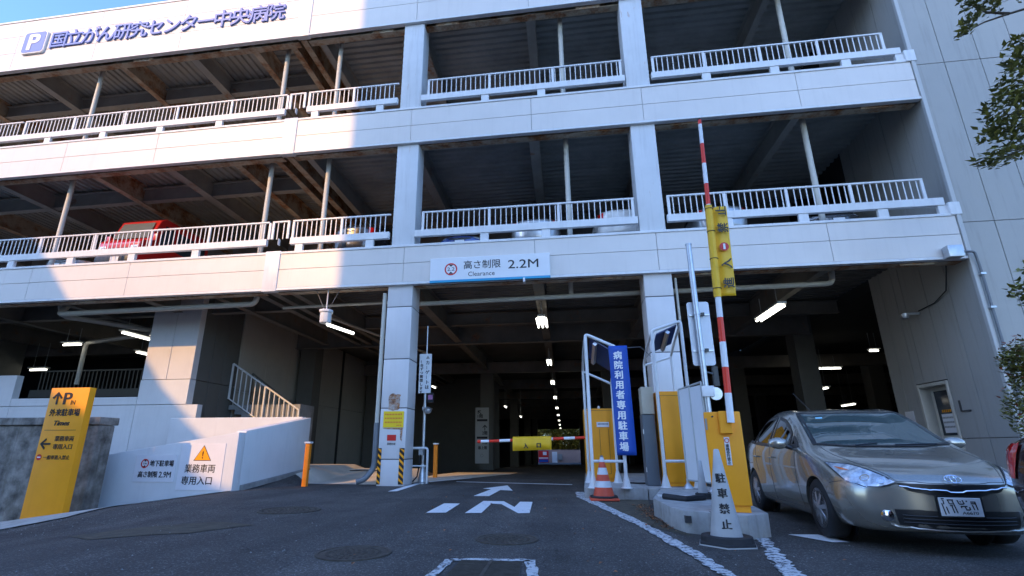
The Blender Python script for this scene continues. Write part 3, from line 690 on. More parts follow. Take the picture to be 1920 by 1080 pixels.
obj('stair_base', MB().box(-13.0, -10.0, 18.12, 19.22, -0.6, 0.64), concrete, st_)
stair_rail_x(STAIRA, 'white sloping stair railing, nearer one, half in sunlight above the white wall')
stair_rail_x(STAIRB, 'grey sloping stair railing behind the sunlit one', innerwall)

# ------------------------------------------------------------------ wing at the right
wing = thing('building_wing', 'pale grey panelled tower wall closing the car park on the right', 'building', (12, YF, 0))
zr = [-0.1, 1.25, 6.82, 11.96, 17.1, 22.5]
ysd = [YF, 14.76, 15.66, 16.60, 17.55, 18.1]
def dpanel(a, b, z0, z1):
    obj('wall_panel', MB().box(10.74, 10.80, a+0.008, b-0.008, z0+0.008, z1-0.008), wingm, wing, 0.005, 1)
for a, b in zip(ysd[:-1], ysd[1:]):
    for z0, z1 in zip(zr[:-1], zr[1:]):
        if z0 > 1 and z1 < 7 and a in (15.66,): dpanel(a, b, 2.86, z1); dpanel(a, b-0.0, 1.25, 1.27) ; continue
        if z0 > 1 and z1 < 7 and a in (16.60,): dpanel(16.95, b, z0, z1); dpanel(a, 16.95, 2.86, z1); continue
        if z1 < 2 and a in (15.66, 16.60): dpanel(a, b, z0, 0.0+0.05) if a == 15.66 else (dpanel(16.95, b, z0, z1)); continue
        dpanel(a, b, z0, z1)
xsd = [10.74, 11.58, 12.53, 13.48, 14.43, 15.38, 16.33, 17.3, 19, 21, 24]
for a, b in zip(xsd[:-1], xsd[1:]):
    for z0, z1 in zip(zr[:-1], zr[1:]):
        obj('wall_panel', MB().box(a+0.008, b-0.008, YF-0.06, YF, z0+0.008, z1-0.008), wingm, wing, 0.005, 1)
obj('corner_trim', MB().box(10.715, 10.82, YF-0.085, YF+0.02, -0.1, 22.5), mat('wing_trim', (0.50, 0.49, 0.46), 0.5), wing, 0.01, 1)
obj('wall_core', MB().box(10.81, 24, YF+0.01, 15.6, -0.3, 22.5), gapm, wing); obj('wall_core', MB().box(10.81, 24, 17.0, 18.08, -0.3, 22.5), gapm, wing)
obj('inner_wall', MB().box(24, 60, 17.8, 18.0, -2.5, 6.6), darkwall, garage)
obj('inner_wall', MB().box(10.75, 10.95, 18.1, 33, 7.0, 18.0), darkwall, garage)
obj('wall_core', MB().box(10.81, 24, 15.6, 17.0, 2.9, 22.5), gapm, wing); obj('wall_core', MB().box(11.2, 24, 15.6, 17.0, -0.3, 2.9), gapm, wing)
# door recess
obj('door_frame', MB().box(10.72, 11.1, 15.68, 15.78, 0, 2.84).box(10.72, 11.1, 16.86, 16.95, 0, 2.84).box(10.72, 11.1, 15.78, 16.86, 2.74, 2.84), pipem, wing, 0.01, 1)
dr = obj('door', MB().box(11.02, 11.07, 15.78, 16.86, 0.02, 2.74), pipem, wing)
obj('door_glass', MB().box(11.00, 11.018, 15.86, 16.72, 1.35, 2.62), darkglass, dr)
obj('door_notice', MB().box(10.99, 10.999, 15.98, 16.6, 1.42, 1.95), paper, dr)
g = MB()
for k in range(3):
    for j in range(9): g.box(10.984, 10.989, 16.54-j*0.058, 16.54-j*0.058+0.04, 1.82-k*0.13, 1.87-k*0.13)
obj('notice_print', g, signgrey, dr)
g = MB()
for j in range(7): g.box(10.994, 10.999, 16.50-j*0.075, 16.50-j*0.075+0.05, 2.0, 2.07)
obj('door_lettering', g, yellow, dr)
solo('wall_notice', MB().box(10.722, 10.732, 17.35, 17.75, 1.62, 2.1), paper, 'small white notice on the grey side wall behind the beige car', 'notice')
obj('wall_bracket', MB().box(10.70, 10.735, 15.40, 15.43, 1.95, 2.25).box(10.70, 10.735, 15.10, 15.43, 1.95, 1.98), gapm, wing)
# junction box and conduit on the corner
t = thing('junction_box', 'grey junction box with a conduit on the lower band near the right corner', 'junction box', (10.3, YF-0.2, 5.8))
obj('box', MB().box(10.12, 10.48, YF-0.30, YF-0.09, 5.78, 6.10), galv, t, 0.015, 2); bend([(10.48, YF-0.18, 5.95), (10.8, YF-0.18, 5.93), (10.86, YF-0.14, 5.4), (10.86, YF-0.14, 1.8)], 0.032, greypipe, 'conduit', t)
g = MB()
for z in (5.3, 4.4, 3.4): g.box(10.80, 10.92, YF-0.19, YF-0.09, z, z+0.05)
obj('clip', g, galv, t)
t = thing('security_camera', 'small dome camera with a drooping black cable on the right side wall', 'camera', (10.6, 16.2, 4.8))
obj('cable', MB().path([(10.5, 14.2, 6.2), (10.62, 14.5, 5.7), (10.66, 14.75, 5.2), (10.68, 15.3, 5.0), (10.68, 16.0, 4.95)], 0.018, 6), blackpl, t)
obj('arm', MB().box(10.3, 10.74, 16.05, 16.12, 4.86, 4.92), galv, t); obj('dome', MB().lathe((10.32, 16.08, 4.72), [(0.03, 0), (0.09, 0.04), (0.11, 0.1), (0.11, 0.16), (0.04, 0.19)], 16), galv, t)

# ------------------------------------------------------------------ lettering on the roof band
t = thing('roof_sign', 'raised blue letters and square P badge on the top band at the upper left', 'sign', (-15.8, YF-0.05, 16.6))
ys_ = YF-0.13
def roundrect(w_, h_, r, n=5):
    pts = []
    for cx, cy, a0 in ((w_-r, r, -90), (w_-r, h_-r, 0), (r, h_-r, 90), (r, r, 180)):
        for i in range(n+1):
            a = R(a0+90*i/n); pts.append((cx+r*math.cos(a), cy+r*math.sin(a)))
    return pts
g = MB(); poly(g, (-21.62, YF-0.051, 16.55), roundrect(1.10, 1.10, 0.14), (1,0,0), (0,0,1), 0.09); obj('badge_rim', g, signw, t, 0.008, 1)
g = MB(); poly(g, (-21.57, YF-0.142, 16.60), roundrect(1.00, 1.00, 0.11), (1,0,0), (0,0,1), 0.008); obj('badge_face', g, letterblue, t)
obj('letter_p', text_mesh('P', 1, whitep, (-21.34, YF-0.155, 16.70), (1,0,0), (0,0,1), ext=0.006, width=0.55, height=0.80, bold=0.04), whitep, t)
chars = '国立がん研究センター中央病院'; n = len(chars); x0, x1 = -20.34, -10.02; stp = (x1-x0)/n
sidem = letterblue
for i, ch in enumerate(chars):
    me = text_mesh(ch, 0.86, sidem, (x0+i*stp-0.04, YF-0.088, 16.80), (1,0,0), (0,0,1), ext=0.026, off=0.008)
    obj('character', me, sidem, t)

# clearance board
t = thing('clearance_sign', 'long white height limit board with a cyan stripe hanging on the lowest band', 'sign', (-2.0, YF-0.12, 5.8))
obj('board', MB().box(-3.84, -0.22, YF-0.16, YF-0.085, 5.83, 6.54), signw, t, 0.006, 1); obj('stripe', MB().box(-3.84, -0.22, YF-0.168, YF-0.082, 5.76, 5.83), cyanp, t)
yb = YF-0.162; X, Z3 = (1,0,0), (0,0,1)
text('高さ制限', 0.3, blackp, t, (-2.80, yb, 6.15), width=1.12, height=0.27, bold=0.002); text('2.2M', 0.3, blackp, t, (-1.46, yb, 6.10), width=0.90, height=0.27, bold=0.002)
text('Clearance', 0.15, blackp, t, (-2.66, yb, 5.92), width=0.80, height=0.14)
g = MB(); ring(g, (-3.19, yb, 6.17), 0.155, 0.195, X, Z3, 0.004); obj('red_ring', g, redp, t)
g = MB(); poly(g, (-3.19, yb, 6.17), [(-0.07, 0.145), (0.07, 0.145), (0, 0.08)], X, Z3, 0.004); poly(g, (-3.19, yb, 6.17), [(-0.07, -0.145), (0, -0.08), (0.07, -0.145)], X, Z3, 0.004); obj('arrow_mark', g, blackp, t)
text('2.2', 0.13, blackp, t, (-3.30, yb, 6.12), width=0.22, height=0.11)
obj('bracket', MB().box(-1.02, -0.96, YF-0.2, YF, 5.66, 5.78), signw, t)

# ------------------------------------------------------------------ lamps
def tube_light(x, y, z, length, label, axis='y', ntube=2, hang=0.0, group='ceiling lights of the car park'):
    t = thing('ceiling_light', label, 'ceiling light', (x, y, z), group=group)
    hl = length/2
    if axis == 'y': obj('housing', MB().box(x-0.13, x+0.13, y-hl-0.05, y+hl+0.05, z+0.07, z+0.13), fixm, t)
    else: obj('housing', MB().box(x-hl-0.05, x+hl+0.05, y-0.13, y+0.13, z+0.07, z+0.13), fixm, t)
    for k in range(ntube):
        d = (k-(ntube-1)/2)*0.15
        if axis == 'y': g = MB().tube((x+d, y-hl, z), (x+d, y+hl, z), 0.035, 8); 
        else: g = MB().tube((x-hl, y+d, z), (x+hl, y+d, z), 0.035, 8)
        obj('tube', g, tubem, t)
    for s_ in (-0.7, 0.7):
        p = (x, y+s_*hl, z+0.13) if axis == 'y' else (x+s_*hl, y, z+0.13); obj('hanger', MB().tube(p, (p[0], p[1], 5.9), 0.012, 6), fixm, t)
for i, (y, zz) in enumerate(((16.9, 5.2), (25.1, 5.14), (32.0, 5.0), (40.4, 4.85), (49.2, 4.7), (57.9, 4.57), (66.6, 4.42), (75.6, 4.27), (84.4, 4.1))):
    tube_light(-0.62, y, zz, 1.25, ['nearest', 'second', 'third', 'fourth', 'fifth', 'sixth', 'seventh', 'eighth', 'farthest'][i]+' hanging light in the row receding down the entrance lane', 'y', 3 if i == 0 else 2)
tube_light(6.78, 16.7, 5.2, 1.9, 'twin tube light slanting under the ceiling above the beige car', 'y')
tube_light(-16.85, 17.3, 5.3, 1.5, 'long tube light left of the panelled pillar, higher one of the pair', 'y', 1)
tube_light(-19.2, 20.6, 5.2, 1.6, 'long tube light left of the panelled pillar just above the inner railing', 'y', 1)
tube_light(-20.5, 17.9, 5.2, 0.85, 'short tube light under the drain pipe in the left bay', 'x', 1)
tube_light(-24.9, 20.4, 4.6, 0.9, 'tube light beside the grey pillar at the far left', 'x', 1)
for x, y, z, ax, L_, lb in ((14.2, 29.5, 5.2, 'x', 1.9, 'wide tube light deep in the right bay above the beige car roof'), (13.2, 28.0, 3.9, 'y', 1.6, 'slanting tube light just above the beige car roof'), (18.5, 36.0, 3.7, 'y', 1.6, 'slanting tube light behind the beige car near the side door'), (13.6, 23.6, 5.1, 'x', 0.35, 'small bright lamp high on the dark part of the right bay'),
                          (-9.2, 35.0, 5.2, 'y', 1.0, 'small tube light beside the car gate notice'), (-6.3, 42.0, 4.4, 'y', 1.4, 'tube light left of the hanging direction board, upper left of a cluster'), (-9.6, 45.0, 4.3, 'x', 1.6, 'left horizontal tube light behind the gate notice'), (-7.2, 45.0, 3.7, 'x', 1.4, 'right horizontal tube light behind the gate notice'), (-4.8, 42.0, 4.3, 'y', 1.3, 'tube light just left of the direction board column'), (-3.7, 44.0, 3.6, 'y', 1.0, 'tube light just right of the direction board column'),
                          (-10.6, 42.0, 2.7, 'x', 0.25, 'tiny lamp low behind the orange post'), (-8.9, 42.0, 2.5, 'x', 0.25, 'tiny lamp low behind the gate pole, right one')):
    tube_light(x, y, z, L_, lb, ax, 1)
t = thing('hanging_lamp', 'white floodlight box with a lit tube hanging in front of the dark underground ramp', 'lamp', (-7.2, 14.0, 4.6))
obj('rod', MB().tube((-7.2, 14.0, 5.14), (-7.2, 14.0, 5.85), 0.018, 6), whitemetal, t)
obj('stay_wire', MB().tube((-7.25, 14.0, 5.1), (-7.6, 14.0, 5.8), 0.008, 5).tube((-7.15, 14.0, 5.1), (-6.8, 14.0, 5.8), 0.008, 5), greypipe, t)
obj('housing', MB().lathe((-7.2, 14.0, 4.70), [(0.15, 0), (0.18, 0.02), (0.18, 0.33), (0.22, 0.34), (0.22, 0.42), (0.05, 0.44)], 8), whitemetal, t, 0.01, 1)
obj('tube', MB().tube((-7.15, 14.05, 4.68), (-6.75, 15.1, 4.62), 0.045, 10), tubem, t)
# ------------------------------------------------------------------ left foreground
rw = thing('retaining_wall', 'stained old concrete wall with a coping behind the yellow parking sign', 'wall', (-14, 10.6, -0.6))
obj('wall', MB().box(-40, -11.22, 10.62, 11.1, -1.8, 1.52), oldconc, rw, 0.02, 1)
obj('pier', MB().box(-11.20, -10.87, 10.60, 11.05, -1.2, 1.52), oldconc, rw, 0.02, 1)
for a, b in ((-40, -26), (-25.99, -20), (-19.99, -15.2), (-15.19, -11.22), (-11.21, -10.85)):
    obj('coping_stone', MB().box(a, b, 10.57, 11.12, 1.53, 1.71), oldconc, rw, 0.015, 1)

ys = thing('parking_sign', 'tall yellow parking sign board with black lettering leaning against nothing in front of the stained wall', 'sign', (-10.75, 9.6, -0.4))
ys['label'] = 'tall yellow parking sign slab with black arrows and lettering before the stained concrete wall'
SX0, SX1, SZ0, SZ1 = -11.24, -10.27, -0.42, 2.28; SW = SX1-SX0; SH = 2.64
obj('board', MB().box(SX0, SX1, 9.60, 9.76, SZ0, SZ1), yellow, ys, 0.012, 2)
fy = 9.597
def sp(fx, fz): return (SX0+fx*SW, fy, SZ1-fz*SH)
def stext(s, x0, x1, z0, z1, m=blackp, par=ys, bold=0.01, sh=0.0): return text(s, 0.2, m, par, sp(x0, z1), width=(x1-x0)*SW, height=(z1-z0)*SH, bold=bold*.55, shear=sh)
def arrow(mb, c, size, ang, wd=0.16):
    ca, sa = math.cos(ang), math.sin(ang)
    for pts in ([(-.5,-wd/2),(.42,-wd/2),(.42,wd/2),(-.5,wd/2)], [(.5,0),(.5-.11,.12),(.03,.46),(-.06,.34),(.30,0)], [(.5,0),(.30,0),(-.06,-.34),(.03,-.46),(.39,-.12)]):
        poly(mb, c, [((a*ca-b*sa)*size, (a*sa+b*ca)*size) for a, b in pts], (1,0,0), (0,0,1), 0.003+0.001*len(pts))
g = MB(); arrow(g, sp(0.22, 0.085), 0.27, math.pi/2, .15); obj('arrow', g, blackp, ys); g = MB(); arrow(g, sp(0.19, 0.452), 0.25, math.pi, .15); obj('arrow', g, blackp, ys)
stext('P', .38, .60, .040, .138, bold=.012); stext('IN', .59, .70, .105, .140, bold=.002)
stext('外来駐車場', .10, .88, .172, .232, bold=.012); stext('Times', .28, .68, .268, .308, bold=.016, sh=.25)
g = MB(); plate(g, sp(.08, .344), 0, .80*SW, -.004, .004, X, Z3); obj('rule', g, blackp, ys)
stext('業務車両', .40, .88, .390, .432, bold=.008); stext('専用入口', .40, .88, .452, .494, bold=.008); stext('一般車進入禁止', .22, .88, .540, .574, bold=.006)
g = MB(); disc(g, sp(.11, .556), .062, X, Z3); obj('red_disc', g, redp, ys); g = MB(); plate(g, sp(.11, .556), -.042, .042, -.012, .012, X, Z3, .006); obj('white_bar', g, whitep, ys)

nA = thing('paper_notice', 'smaller white notice with a red ring reading 2.9M on the sloping wall', 'notice', (-10.14, 11.69, 0.2))
obj('sheet', MB().box(-10.71, -9.58, 11.685, 11.697, 0.20, 0.83), paper, nA); yb = 11.683
text('地下駐車場', .2, blackp, nA, (-10.30, yb, .56), width=.66, height=.15, bold=.006); text('高さ制限', .2, blackp, nA, (-10.58, yb, .30), width=.54, height=.15, bold=.006); text('2.9M', .2, blackp, nA, (-10.00, yb, .30), width=.33, height=.14, bold=.004)
g = MB(); ring(g, (-10.44, yb, .63), .082, .11, X, Z3); obj('red_ring', g, redp, nA)
g = MB(); poly(g, (-10.44, yb, .63), [(-.04,.08),(.04,.08),(0,.04)], X, Z3); poly(g, (-10.44, yb, .63), [(-.04,-.08),(0,-.04),(.04,-.08)], X, Z3); obj('arrow_mark', g, blackp, nA)
text('2.9m', .06, blackp, nA, (-10.49, yb, .61), width=.10, height=.04)
nB = thing('paper_notice', 'larger white notice with a yellow warning triangle on the sloping wall', 'notice', (-8.9, 11.69, 0.0))
obj('sheet', MB().box(-9.49, -8.30, 11.685, 11.697, 0.02, 1.11), paper, nB)
g = MB(); poly(g, (-8.88, yb, .70), [(-.24,0),(.24,0),(0,.37)], X, Z3, .002); obj('triangle_rim', g, blackp, nB)
g = MB(); poly(g, (-8.88, yb-.002, .70), [(-.215,.014),(.215,.014),(0,.345)], X, Z3, .002); obj('triangle', g, yellow, nB)
text('!', .3, blackp, nB, (-8.90, yb-.004, .75), width=.035, height=.18, bold=.01)
text('業務車両', .3, blackp, nB, (-9.32, yb, .42), width=.82, height=.20, bold=.002); text('専用入口', .3, blackp, nB, (-9.36, yb, .14), width=.82, height=.20, bold=.004)

def orange_post(x, y, label):
    z = gz(x, y); t = thing('bollard', label, 'bollard', (x, y, z), group='orange square posts')
    obj('post', MB().box(x-.065, x+.065, y-.065, y+.065, z-.1, z+1.12), orange, t, .008, 1); obj('cap', MB().box(x-.09, x+.09, y-.085, y+.085, z+1.12, z+1.17), whitemetal, t, .008, 1)
orange_post(-7.05, 13.45, 'orange square post standing in the sun before the sloping parapet')
orange_post(-4.55, 17.9, 'orange square post right of the gate pole, just inside the garage')
g = MB(); g.box(-7.6, -6.5, 17.6, 18.0, gz(-7,17.8)+.005, gz(-7,17.8)+.022); solo('drain_cover', g, ironm, 'dark drain grating in the sunlit concrete beside the first column', 'drain')

# notices and stripes on the first column
cy = YF+.048
def on_col(name, label, x0, x1, z0, z1, m, cat='notice'):
    t = thing(name, label, cat, ((x0+x1)/2, cy, z0)); obj('sheet', MB().box(x0, x1, cy-.008, cy, z0, z1), m, t); return t
t = on_col('paper_notice', 'yellow notice with faint red print on the first column', -5.10, -4.50, 1.56, 2.01, mat('fluorescent_yellow', (.88,.60,.015), .5))
g = MB()
for k in range(3):
    for j in range(11): g.box(-5.05+j*.046, -5.05+j*.046+.028, cy-.011, cy-.008, 1.90-k*.11, 1.945-k*.11)
for j in range(3): g.box(-4.70+j*.055, -4.67+j*.055, cy-.011, cy-.008, 1.60, 1.635)
obj('red_print', g, mat('faded_red_print', (.70,.16,.03), .6), t)['kind'] = 'stuff'
t = on_col('sticker', 'small red sticker with a line of print below it on the first column', -4.96, -4.70, 1.20, 1.36, redp, 'sticker'); text('禁煙区域', .08, blackp, t, (-4.95, cy-.002, 1.08), width=.24, height=.07)
t['label'] = 'small red sticker with tiny black print below it on the first column'
rustpatch = mat('rust_stain', (.52,.47,.41), .7, var=.2, scale=8, rust=1.3, rscale=7.0)
g = MB(); rnd = random.Random(4); pts = []
for i in range(26):
    a = 2*math.pi*i/26; pts.append((.17*max(-1, min(1, 1.3*math.cos(a)))*(1+rnd.uniform(-.12,.12)), .23*max(-1, min(1, 1.25*math.sin(a)))*(1+rnd.uniform(-.1,.1))))
poly(g, (-4.80, cy+.001, 2.27), pts, X, Z3, .002); obj('rust_stain', g, rustpatch, garage)
g = MB(); poly(g, (-4.80, cy+.001, 1.53), [(-.30,.02),(.30,.02),(.28,-.02),(.27,-.35),(.22,-.30),(.20,-.03),(-.28,-.01)], X, Z3, .002); obj('rust_stain', g, rustpatch, garage)
def hazard(x0, x1, z0, z1, y, label):
    t = thing('hazard_tape', label, 'hazard tape', ((x0+x1)/2, y, z0)); obj('backing', MB().box(x0, x1, y-.012, y, z0, z1), blackp, t)
    w_ = x1-x0; z = z0-.02; g = MB(); k = 0
    while z < z1-.05:
        pts = [(x0, max(z0, z+w_*.9)), (x1, max(z0, z)), (x1, min(z1, z+.075)), (x0, min(z1, z+w_*.9+.075))]
        g.prism(pts, y-.016, y-.0125); z += .17
    obj('yellow_stripe', g, yellow, t)
hazard(-4.575, -4.435, 0.04, 1.0, cy, 'yellow and black striped guard on the right edge of the first column')
hazard(-5.195, -5.10, 0.04, 1.0, cy, 'yellow and black striped guard on the left edge of the first column')

# pole with gate notice
gp = thing('sign_pole', 'slim galvanised pole with dome camera and tall white gate notice beside the first column', 'pole', (-4.2, 15.0, 0.0))
obj('pole', MB().tube((-4.2,15,0), (-4.2,15,3.0), .045, 12).tube((-4.2,15,3.0), (-4.2,15,4.75), .022, 10), galv, gp)
obj('foot', MB().lathe((-4.2,15,0), [(.22,0),(.22,.02),(.14,.05),(.05,.55)], 12), galv, gp)
nb = obj('notice_board', MB().box(-4.41, -4.02, 14.93, 14.95, 2.62, 3.84), signw, gp, .004, 1)
def vtext(s, x, ztop, size, m, par, y, xd=X, pitch=None, bold=.004):
    pitch = pitch or size*1.12
    for i, ch in enumerate(s):
        if ch == 'ー': me = text_mesh('|', size, m, (x+size*.28, y, ztop-(i+1)*pitch+size*.12), xd, Z3, height=size*.8, width=size*.08)
        else: me = text_mesh(ch, size, m, (x, y, ztop-(i+1)*pitch+size*.14), xd, Z3, bold=bold)
        obj('character', me, m, par)
vtext('カーゲートは', -4.21, 3.64, .135, blackp, nb, 14.928); vtext('1台ずつ開閉します', -4.38, 3.66, .105, blackp, nb, 14.928)
g = MB(); poly(g, (-4.14, 14.928, 3.68), [(-.06,0),(.06,0),(0,.11)], X, Z3); obj('triangle_mark', g, signgrey, nb)
obj('dome_camera', MB().lathe((-4.08, 14.9, 2.0), [(.05,0),(.10,.03),(.12,.09),(.12,.13),(.16,.14),(.02,.20)], 16).box(-4.25,-4.08,14.88,14.98,2.1,2.2), galv, gp)
obj('reader_box', MB().box(-4.10,-3.92,14.9,15.0,2.33,2.62), blackpl, gp); obj('reader_screen', MB().box(-4.08,-3.94,14.892,14.9,2.42,2.56), mat('pink_screen', (.40,.16,.30), .4), gp)
obj('control_box', MB().box(-4.30,-4.16,14.86,14.96,.80,1.0), galv, gp); obj('cable', MB().path([(-4.25,14.87,.82),(-4.27,14.86,.5),(-4.32,14.86,.2),(-4.45,14.86,.06)], .022, 6), blackpl, gp)
ug = thing('guard_rail', 'white U shaped guard rail at the foot of the gate pole', 'guard rail', (-4.35, 14.75, 0))
bend([(-4.60,14.75,.02),(-4.60,14.75,1.0),(-4.00,14.75,1.0),(-4.00,14.75,.02)], .035, whitemetal, 'hoop', ug); obj('cross_bar', MB().tube((-4.60,14.75,.5),(-4.0,14.75,.5),.02,8), whitemetal, ug)

# ------------------------------------------------------------------ islands and gate equipment
def island(name, pts, h, label, joints=()):
    t = thing(name, label, 'kerb island', (sum(p[0] for p in pts)/len(pts), sum(p[1] for p in pts)/len(pts), 0))
    obj('kerb', MB().prism(pts, -.05, h, lambda a, b, c: (a, b, c)), kerbm, t, .018, 2); return t
i1 = island('concrete_island', [(.36,11.06),(1.62,11.0),(1.62,17.5),(.62,17.5)], .22, 'longer concrete island carrying the ticket machine and the blue banner')
obj('kerb', MB().prism([(1.64,11.0),(3.0,11.05),(3.1,17.5),(1.64,17.5)], -.05, .215, lambda a,b,c: (a,b,c)), kerbm, i1, .018, 2)
i2 = island('concrete_island', [(1.34,7.22),(1.42,6.92),(2.03,6.46),(2.36,6.75),(2.62,8.6),(2.72,10.25),(1.75,10.3),(1.32,8.5)], .26, 'nearer concrete island with rounded front carrying the gate box with the raised arm')
obj('hole', MB().box(1.43,1.50,6.85,6.97,.12,.20), gapm, i2)
obj('joint', MB().box(1.70,1.712,6.66,6.80,0,.262), gapm, i2)
def cabinet(name, label, x0, x1, y0, y1, z0, z1, rz=0.0, mm=yellow):
    t = thing(name, label, 'gate box', ((x0+x1)/2, (y0+y1)/2, z0), R(rz))
    cx, cy_ = (x0+x1)/2, (y0+y1)/2; M = Matrix.Translation((cx, cy_, 0)) @ Matrix.Rotation(R(rz), 4, 'Z') @ Matrix.Translation((-cx, -cy_, 0))
    obj('plinth', MB().box(x0+.03, x1-.02, y0+.03, y1, z0, z0+.09, M), mm, t, .006, 1)
    obj('cabinet', MB().box(x0, x1, y0, y1, z0+.08, z1, M), mm, t, .014, 2)
    return t, M
t1, M1 = cabinet('ticket_machine', 'yellow ticket machine behind the orange cone, left of the blue banner', .50, 1.20, 12.9, 13.5, .22, 1.95)
obj('label_sheet', MB().box(.80,1.10,12.885,12.898,1.50,1.62), paper, t1); g = MB()
for j in range(8): g.box(.83+j*.032,.852+j*.032,12.880,12.884,1.56,1.585)
obj('print', g, blackp, t1); obj('door_seam', MB().box(.86,.866,12.894,12.899,.40,1.45).box(.86,1.08,12.894,12.899,.40,.406).box(1.08,1.086,12.894,12.899,.40,1.45), gapm, t1)
obj('beacon', MB().lathe((.88,13.0,1.95), [(.03,0),(.03,.05),(.01,.07)], 10), whitemetal, t1)
g = MB(); g.box(.52,.54,12.894,12.9,.31,1.93).box(.515,1.185,12.893,12.899,1.905,1.912); obj('edge_seam', g, gapm, t1)
t2, M2 = cabinet('ticket_machine', 'tallest yellow machine between the white hoops and the aluminium panel', 2.06, 2.93, 11.55, 12.15, .22, 2.21)
obj('door_seam', MB().box(2.12,2.126,11.543,11.549,.36,2.12).box(2.12,2.87,11.543,11.549,2.114,2.12).box(2.864,2.87,11.543,11.549,.36,2.12), gapm, t2); obj('lock', MB().lathe((2.80,11.54,1.2), [(.02,0),(.02,.012)], 12, 'y'), galv, t2)
t = thing('cabinet', 'narrow cabinet, tan above and dark grey below, left of the tallest yellow machine', 'cabinet', (1.87, 11.9, .22))
obj('lower_box', MB().box(1.74,2.0,11.7,12.1,.22,1.72), cgrey, t, .004, 1); obj('upper_box', MB().box(1.75,2.01,11.68,12.05,1.73,2.33), tancab, t, .006, 1); obj('hinge', MB().box(1.73,1.745,11.69,11.72,.5,.6).box(1.73,1.745,11.69,11.72,1.3,1.4), galv, t)

def hoop(name, label, xl, xr, yf, yb, zl, zr_, lampx):
    t = thing(name, label, 'guard hoop', ((xl+xr)/2, yf, .22))
    bend([(xl,yf,.22),(xl,yf,zl),(xr,yf,zr_),(xr,yf,.22)], .036, whitemetal, 'front_hoop', t)
    bend([(xl,yb,.22),(xl-.02,yb,zl-.55),(xl-.02,(yf+yb)/2,zl-.25),(xl,yf,zl-.04)], .030, whitemetal, 'side_tube', t)
    bend([(xr,yb,.22),(xr,yb,zr_-.55),(xr,(yf+yb)/2,zr_-.25),(xr,yf,zr_-.04)], .030, whitemetal, 'side_tube', t)
    obj('back_tube', MB().tube((xl-.02,yb,zl-.58),(xr,yb,zr_-.58),.028,8), whitemetal, t)
    obj('cross_bar', MB().tube((xl,yf,.74),(xr,yf,.74),.030,10), whitemetal, t)
    for x, y in ((xl,yf),(xr,yf),(xl,yb),(xr,yb)): obj('foot', MB().lathe((x,y,.22), [(.115,0),(.115,.012),(.09,.03),(.04,.24),(.037,.26)], 8), whitemetal, t)
    # tilted canopy panel between the hoops and its lamp
    g = MB(); a = Vector((xl+.10,yf+.05,zl-.09)); b = Vector((xr-.08,yf+.05,zr_-.09)); ym = yf+(yb-yf)*.60; c = Vector((xr-.08,ym,zr_-.36)); d = Vector((xl+.10,ym,zl-.36)); u = Vector((0,0,.03))
    g.add([a,b,c,d,a+u,b+u,c+u,d+u], [(0,3,2,1),(4,5,6,7),(0,1,5,4),(1,2,6,5),(2,3,7,6),(3,0,4,7)]); obj('canopy_panel', g, navyp, t)
    mx = a.lerp(b, lampx); nx_ = d.lerp(c, lampx); obj('lamp_box', MB().path([mx-Vector((0,0,.05)), nx_-Vector((0,0,.05))], .055, 4), alu, t)
    return t
hoop('guard_hoop', 'left white tubular hoop with a dark canopy over the ticket machine behind the cone', .54, 1.20, 10.90, 12.6, 3.42, 3.10, .22)
hoop('guard_hoop', 'right white tubular hoop with a dark canopy in front of the second column', 2.02, 2.66, 11.20, 12.5, 3.52, 3.72, .55)
bn = thing('banner', 'tall blue banner with white vertical lettering tied to the left hoop', 'banner', (1.22, 10.80, .86))
g = MB(); n_ = 24
for i in range(n_+1):
    z = .86+2.26*i/n_; dx = .03*(1-i/n_); dy = .012*math.sin(i*.9)
    g.v += [(1.015+dx, 10.80+dy, z), (1.405+dx, 10.80-dy, z)]
g.f = [(2*i, 2*i+1, 2*i+3, 2*i+2) for i in range(n_)]; g.mi = [0]*n_
o = obj('cloth', g, bluep, bn); o.data.materials[0] = bluep
sd = o.modifiers.new('thickness', 'SOLIDIFY'); sd.thickness = .004
vtext('病院利用者専用駐車場', 1.10, 3.02, .185, whitep, bn, 10.778, pitch=.209, bold=.008)
obj('wire', MB().path([(1.40,10.85,3.08),(1.75,11.2,3.16),(1.98,11.3,2.95)], .006, 5), greypipe, bn)

# aluminium folding panel
ap = thing('aluminium_panel', 'upright aluminium framed panel leaning beside the galvanised pole', 'panel', (2.45, 10.3, .26))
P0 = Vector((2.37,10.80,.40)); P1 = Vector((2.60,9.90,.40)); dd = (P1-P0).normalized(); un = Vector((0,0,1))
def bar(mb, a, b, r): mb.path([a, b], r, 4)
for nm, a, b in (('stile', P0, P0+un*1.76), ('stile', P1, P1+un*1.80), ('stile', P0.lerp(P1,.5), P0.lerp(P1,.5)+un*1.78), ('rail', P0, P1), ('rail', P0+un*1.76, P1+un*1.80)):
    g = MB(); bar(g, a, b, .020); obj(nm, g, fixm, ap)
for a, b in ((.04,.47),(.53,.96)):
    q0, q1 = P0.lerp(P1,a), P0.lerp(P1,b); g = MB(); nrm = Vector((dd.y,-dd.x,0))*.006
    g.add([q0-nrm,q1-nrm,q1-nrm+un*1.75,q0-nrm+un*1.75,q0+nrm,q1+nrm,q1+nrm+un*1.75,q0+nrm+un*1.75], [(0,1,2,3),(7,6,5,4),(0,4,5,1),(1,5,6,2),(2,6,7,3),(3,7,4,0)]); obj('sheet', g, signw, ap)
for p in (P0, P1): obj('foot', MB().lathe((p.x,p.y,.24), [(.10,0),(.09,.03),(.03,.10),(.03,.18)], 10), galv, ap)

